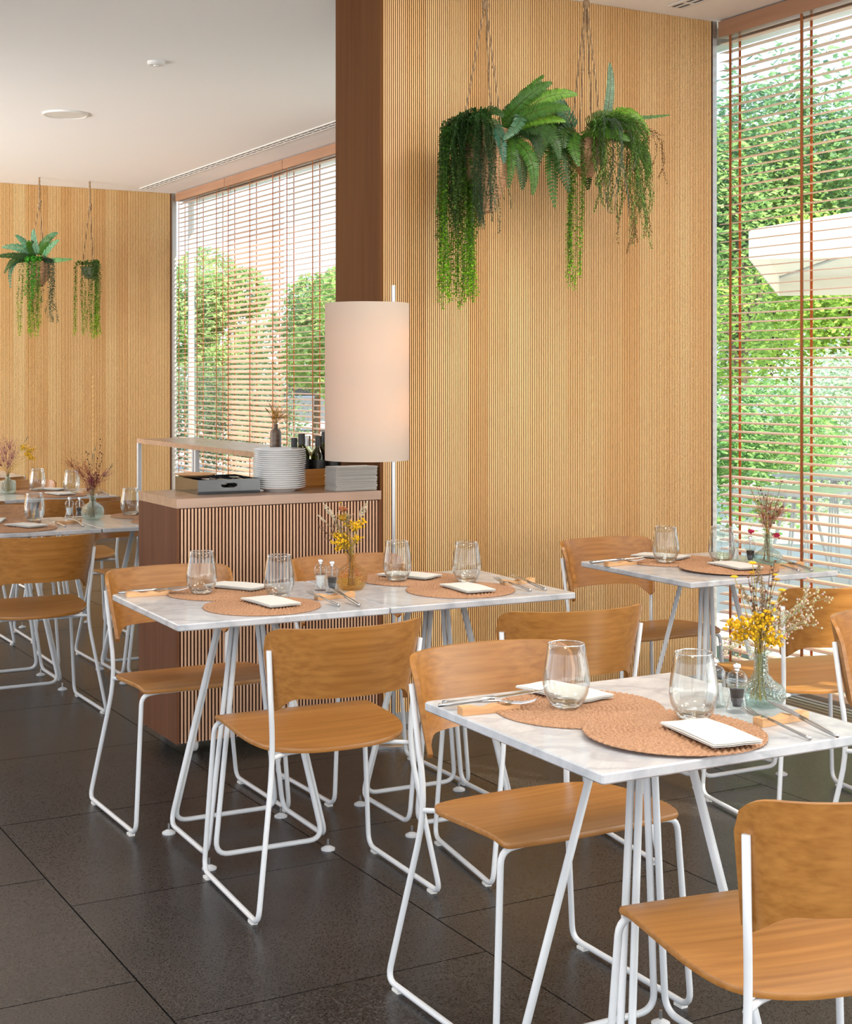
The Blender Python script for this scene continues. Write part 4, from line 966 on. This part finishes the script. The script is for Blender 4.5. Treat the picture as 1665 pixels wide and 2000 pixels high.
for i in range(30):      # long bright trails
    x2 = q.choice([q.uniform(866, 878), q.uniform(885, 935), q.uniform(885, 935)]); TR(hp, O1, k1, x2 + q.uniform(5, 25), 262, x2, q.uniform(540, 602), (.05, .14, .02), YG, .016, .0075, sway=.014)
for i in range(22): x2 = q.uniform(925, 965); TR(hp, O1, k1, q.uniform(915, 945), 245, x2, q.uniform(345, 470), DG, GR, .010, .006, w=q.uniform(.12, .2), sway=.02)
for i in range(7): x2 = q.uniform(945, 985); TR(hp, O1, k1, q.uniform(930, 950), 250, x2, q.uniform(370, 445), OL, (.2, .24, .14), .008, .008, w=q.uniform(.14, .2), sway=.035)
for i in range(14): TR(hp, O1, k1, q.uniform(905, 960), q.uniform(228, 245), q.uniform(890, 965), q.uniform(262, 330), DG, DG, .013, .006, w=q.uniform(.06, .16))

hq = thing('hanging_plant', 'smaller hanging basket right of the pair, with ferns and feathery needle sprays', 'plant', (3.60, 5.06, 2.42)); k2 = .00214; O2 = (1165, 262)
bk = basket(hq, .070, .074, .17, 15, M['basket']); bk.location = (0, 0, -.17)
ropes(hq, 2.97 - 2.42, -.01, .070, ZC - 2.42, 4)
for (a_, c_, e, w, col, n, w1) in [
    ((1140, 258), (1112, 215), (1072, 184), 38, BG, 28, .14), ((1135, 258), (1100, 225), (1125, 205), 24, MG, 22, .05), ((1135, 262), (1098, 300), (1100, 412), 42, MG, 34, .12), ((1138, 262), (1108, 290), (1126, 384), 52, DG, 34, .17),
    ((1145, 255), (1132, 280), (1142, 336), 40, MG, 28, .20), ((1150, 258), (1190, 262), (1240, 284), 42, MG, 30, .18), ((1200, 240), (1208, 180), (1208, 122), 20, (.18, .30, .19), 34, .04), ((1190, 232), (1250, 232), (1328, 222), 10, (.08, .2, .05), 34, .02),
    ((1195, 238), (1240, 222), (1284, 270), 24, LG, 28, .10), ((1140, 260), (1085, 268), (1062, 350), 40, MG, 30, .10), ((1150, 262), (1120, 262), (1115, 300), 40, DG, 24, .18), ((1165, 262), (1165, 310), (1172, 365), 40, DG, 26, -.05), ((1185, 250), (1265, 290), (1280, 350), 30, MG, 30, .02), ((1160, 250), (1190, 228), (1215, 230), 30, OL, 22, .05), ((1130, 262), (1090, 250), (1055, 262), 34, DG, 26, .02), ((1125, 262), (1110, 250), (1080, 300), 44, DG, 26, .05)]:
    FR(0, hq, O2, k2, a_, c_, e, w, col, n, w1=w1)
for (x2, y2) in ((1130, 560), (1135, 548), (1126, 540), (1140, 566), (1133, 520), (1152, 532), (1155, 540), (1137, 480), (1131, 500)): TR(hq, O2, k2, x2 + 6, 275, x2, y2, (.08, .2, .02), YG, .015, .0075, w=.08, sway=.012)
for i in range(40):
    x2 = q.uniform(1170, 1275); TR(hq, O2, k2, q.uniform(1165, 1205), q.uniform(240, 262), x2, q.uniform(350, 420) + (x2 > 1215) * q.uniform(0, 70), MG, (.20, .30, .07), .030, .007, 'needle', w=q.uniform(.02, .2), sway=.03)
for i in range(6): x2 = q.uniform(1225, 1275); TR(hq, O2, k2, q.uniform(1185, 1205), 250, x2, q.uniform(440, 505), OL, BR, .026, .007, 'needle', w=q.uniform(.02, .12), sway=.04)
for i in range(4): TR(hq, O2, k2, 1205, 255, 1280 + i * 9, 320 + i * 12, BR, BR, .024, .009, 'needle', w=.03, sway=.03)
for i in range(12): x2 = q.uniform(1180, 1245); TR(hq, O2, k2, q.uniform(1175, 1205), 252, x2, q.uniform(330, 440), GR, (.3, .34, .25), .014, .009, 'needle', w=q.uniform(.14, .22), sway=.03)
# far pair
k3 = .00432
hr = thing('hanging_plant', 'far hanging fern with green trails before the back wall, left of the small one', 'plant', (3.19, 12.22, 2.36)); O3 = (75, 515)
bk = basket(hr, .085, .09, .20, 14, M['basket']); bk.location = (0, 0, -.2); ropes(hr, 2.83 - 2.36, -.01, .08, ZC - 2.36, 3)
for (a_, c_, e, w, col) in [((70, 510), (45, 490), (6, 488), 22, (.1, .26, .14)), ((72, 508), (52, 480), (33, 464), 16, (.1, .26, .14)), ((75, 505), (74, 480), (76, 456), 16, (.18, .36, .22)), ((78, 508), (92, 475), (114, 460), 24, (.14, .32, .16)), ((80, 510), (100, 490), (122, 475), 16, (.12, .3, .13)), ((82, 512), (110, 512), (143, 510), 12, (.14, .34, .12)),
    ((70, 512), (40, 505), (2, 508), 16, DG), ((68, 512), (40, 510), (18, 540), 18, DG), ((66, 515), (34, 520), (32, 570), 14, (.05, .15, .08)), ((78, 506), (88, 486), (104, 470), 22, MG), ((72, 508), (66, 488), (68, 478), 22, MG)]:
    FR(0, hr, O3, k3, a_, c_, e, w, col, 22, w0=.02, w1=q.uniform(.02, .2))
for i in range(20): x2 = q.uniform(40, 84); TR(hr, O3, k3, min(84, max(56, x2 + 8)), 512, x2, q.uniform(630, 658), (.04, .16, .02), (.34, .56, .03), .02, .014, sway=.02)
for i in range(6): x2 = q.uniform(55, 82); TR(hr, O3, k3, x2, 512, x2, q.uniform(570, 610), (.08, .38, .03), (.1, .42, .03), .022, .012, w=.12)
for i in range(9): x2 = q.uniform(88, 110); TR(hr, O3, k3, 88, 515, x2, q.uniform(600, 645), GR, (.12, .2, .1), .018, .012, w=.08, sway=.03)
hs = thing('hanging_plant', 'small far hanging pot with straight green trails, beside the window corner', 'plant', (3.625, 12.26, 2.34)); O4 = (180, 512)
bk = basket(hs, .062, .068, .10, 8, mat('grey_pot', (.16, .18, .11), .8)); bk.location = (0, 0, -.10); ropes(hs, 2.83 - 2.34, -.005, .062, ZC - 2.34, 3)
for i in range(24): x2 = q.choice([q.uniform(157, 172), q.uniform(172, 192), q.uniform(194, 204)]); TR(hs, O4, k3, min(194, max(166, x2)), 508, x2, q.uniform(625, 653), (.08, .22, .03), (.36, .56, .03), .02, .014, sway=.015)
for i in range(10): x2 = q.uniform(176, 200); TR(hs, O4, k3, x2, 507, x2, q.uniform(530, 545), OL, OL, .02, .012, w=.1)

# ---------------- outside ----------------
tag(MB().box(4.78, 60, -20, 90, -.25, -.06).build('terrace', M['paving']), kind='structure')
gw = MB(); gw.box(15.5, 15.8, 6, 22, -.06, .9); tag(gw.build('garden_wall', M['render']), kind='structure')
def tree(name, label, cat, x, y, h, cr, nleaf, ls, c0, c1, seed, trunk=True, z0=-.06, flat=1.0, grp=None):
    q = random.Random(seed); r = thing(name, label, cat, (x, y, z0), 0, grp); blobs = []
    nb = 9 if trunk else 12
    for i in range(nb):
        th = q.uniform(0, 6.3); rr = cr * q.uniform(.15, .75); zz = h * (q.uniform(.38, .92) if trunk else q.uniform(.3, .75))
        blobs.append((Vector((rr * math.cos(th), rr * math.sin(th), zz)), cr * q.uniform(.35, .6)))
    if trunk:
        MB().tube([(0, 0, 0), (.05, .03, h * .3), (0, .05, h * .8)], cr * .06, 8, True, cr * .02).build('trunk', M['bark'], r, True)
        for c, rad in blobs[:6]: MB().tube([(0, 0, h * .3), c * .6 + Vector((0, 0, h * .12)), c], cr * .025, 6, True, .01).build('branch', M['bark'], r, True)
    b = MB()
    for i in range(nleaf):
        c, rad = q.choice(blobs); v = Vector((q.gauss(0, 1), q.gauss(0, 1), q.gauss(0, 1))).normalized() * rad * q.uniform(.65, 1.05); v.z *= flat; p = c + v
        u = Vector((q.gauss(0, 1), q.gauss(0, 1), q.gauss(0, .6))).normalized(); w = u.orthogonal().normalized(); s = ls * q.uniform(.6, 1.3)
        t = q.random() ** 1.3; col = tuple(c0[k] + (c1[k] - c0[k]) * t for k in range(3))
        b.poly([p - u * s, p - w * s * .5, p + u * s, p + w * s * .5]).tint(col)
    b.build('foliage', M['leaf'], r)['kind'] = 'stuff'; return r
TG = 'garden trees outside the windows'
tree('garden_tree', 'tall feathery tree outside the right window, left of the parasol', 'tree', 15.6, 17.8, 5.3, 2.6, 30000, .055, (.14, .28, .06), (.55, .72, .22), 1, grp=TG)
tree('garden_tree', 'dark evergreen outside at the right edge above the parasol', 'tree', 19.5, 18.5, 6.6, 3.6, 30000, .075, (.08, .20, .07), (.36, .58, .22), 2, grp=TG)
tree('garden_tree', 'bright yellow-green tree outside the right window below the parasol', 'tree', 13.6, 13.6, 3.2, 1.5, 22000, .04, (.25, .42, .04), (.75, .9, .16), 3, grp=TG)
tree('garden_tree', 'broad tree outside behind the first one, in the right window', 'tree', 20.0, 22.0, 5.6, 3.6, 26000, .075, (.12, .24, .08), (.42, .62, .26), 4, grp=TG)
tree('garden_tree', 'round-crowned street tree in the left half of the far window', 'tree', 11.0, 28.8, 3.7, 1.4, 16000, .06, (.18, .32, .08), (.6, .75, .28), 5, grp=TG)
tree('garden_tree', 'street tree behind the tilted middle blind', 'tree', 14.0, 30.0, 3.8, 1.7, 16000, .07, (.18, .32, .08), (.62, .78, .28), 6, grp=TG)
tree('garden_tree', 'yellow-green street tree near the lamp in the far window', 'tree', 13.2, 26.0, 4.1, 1.6, 18000, .06, (.22, .38, .08), (.7, .85, .28), 7, grp=TG)
tree('clipped_hedge', 'dark rounded hedge low in the far window', 'hedge', 8.6, 21.6, 1.7, 1.3, 9000, .04, (.10, .16, .07), (.25, .34, .15), 8, False)
tree('garden_shrub', 'pale flowering shrub low in the right window', 'shrub', 11.3, 11.6, 1.8, 1.3, 14000, .03, (.35, .50, .25), (.85, .9, .75), 9, False)
tree('garden_shrub', 'green feathery shrub in front of the garden wall', 'shrub', 9.4, 10.6, 1.5, .9, 10000, .03, (.12, .30, .06), (.45, .65, .2), 10, False)
tree('garden_shrub', 'pale shrub by the right edge below the parasol', 'shrub', 13.2, 12.0, 1.9, 1.4, 14000, .03, (.35, .45, .25), (.8, .85, .7), 11, False)
# parasol
pr_ = thing('parasol', 'square off-white parasol outside the right window', 'parasol', (8.6, 6.5, -.06), R(45))
E_, A_, hs_ = 2.31, 2.82, 2.0
c4 = [(-hs_, -hs_), (hs_, -hs_), (hs_, hs_), (-hs_, hs_)]
for i in range(4):
    (x0, y0), (x1, y1) = c4[i], c4[(i + 1) % 4]; b = MB()
    for dz in (0, .012): b.v += [(x0, y0, E_ + dz), (x1, y1, E_ + dz), (0, 0, A_ + dz)]
    b.f += [(0, 2, 1), (3, 4, 5), (0, 1, 4, 3), (1, 2, 5, 4), (2, 0, 3, 5)]; b.build('canopy_panel', M['canvas'], pr_)
    n_ = MB(); n_.v += [(x0, y0, E_), (x1, y1, E_), (x1, y1, E_ - .16), (x0, y0, E_ - .16)]; n_.v += [(x * 1.004, y * 1.004, z) for x, y, z in n_.v[:4]]
    n_.f += [(0, 1, 2, 3), (7, 6, 5, 4), (0, 4, 5, 1), (3, 2, 6, 7), (0, 3, 7, 4), (1, 5, 6, 2)]; n_.build('valance', M['canvas'], pr_)
    MB().tube([(x0, y0, E_ - .01), (0, 0, A_ - .02)], .012, 6).build('rib', M['white'], pr_)
MB().tube([(0, 0, .05), (0, 0, A_ + .05)], .025, 10).build('pole', M['white'], pr_, True); MB().box(-.3, .3, -.3, .3, 0, .06).build('base', M['plastic'], pr_)
# terrace furniture
TB.at((6.9, 7.3, -.06), R(20), 'marble table standing outside on the terrace behind the window blind', 'terrace tables')
TB.at((8.2, 8.3, -.06), R(8), 'further marble table out on the terrace', 'terrace tables')
CH.at((7.25, 6.2, -.06), R(40), 'plywood chair outside on the terrace, near the glass', 'terrace chairs')
CH.at((7.9, 7.4, -.06), R(10), 'plywood chair outside between the two terrace tables', 'terrace chairs')
# parked car
car = thing('car', 'grey parked car beyond the far window, beside the lamp shade', 'car', (17.0, 36.5, -.06), R(-25))
def shell(profile, w, inset=0):
    b = MB(); n = len(profile)
    for y, k in ((-w, inset), (-w * .96, 0), (w * .96, 0), (w, inset)):
        for (x, z) in profile: b.v.append((x * (1 - k * .02), y, z * (1 - k * .04)))
    for s in range(3):
        for j in range(n): j2 = (j + 1) % n; b.f.append((s * n + j, s * n + j2, s * n + n + j2, s * n + n + j))
    b.f.append(tuple(range(n))[::-1]); b.f.append(tuple(3 * n + j for j in range(n))); return b
shell([(-2.15, .3), (-2.2, .6), (-2.1, .88), (-1.2, .95), (1.5, .98), (2.1, .9), (2.2, .55), (2.1, .3)][::-1], .86, 1).build('body', M['carpaint'], car, False)
shell([(-1.2, .94), (-.5, 1.40), (.9, 1.46), (1.5, 1.38), (1.95, .95)][::-1], .74, 1).build('cabin_glass', M['carglass'], car)
shell([(-.45, 1.40), (-.3, 1.45), (.9, 1.49), (1.4, 1.42), (.9, 1.44)][::-1], .72).build('roof', M['carpaint'], car)
for x in (-1.35, 1.35):
    for y in (-.8, .8):
        c = MB().lathe([(0, -.1), (.27, -.1), (.33, -.07), (.33, .07), (.27, .1), (0, .1)], 24); c.v = [(v[0], v[2], v[1]) for v in c.v]; o = c.build('wheel', M['rubber'], car, True, 40, (x, y, .33))
        c = MB().lathe([(0, -.106), (.2, -.106), (.2, .106), (0, .106)], 20); c.v = [(v[0], v[2], v[1]) for v in c.v]; c.build('hubcap', M['steel'], o)
for s in (-1, 1): MB().box(-2.19, -2.08, s * .6 - .14, s * .6 + .14, .62, .76).build('lamp_lens', mat('car_lens', (.5, .05, .04), .2), car)
for nm in ('name',): pass
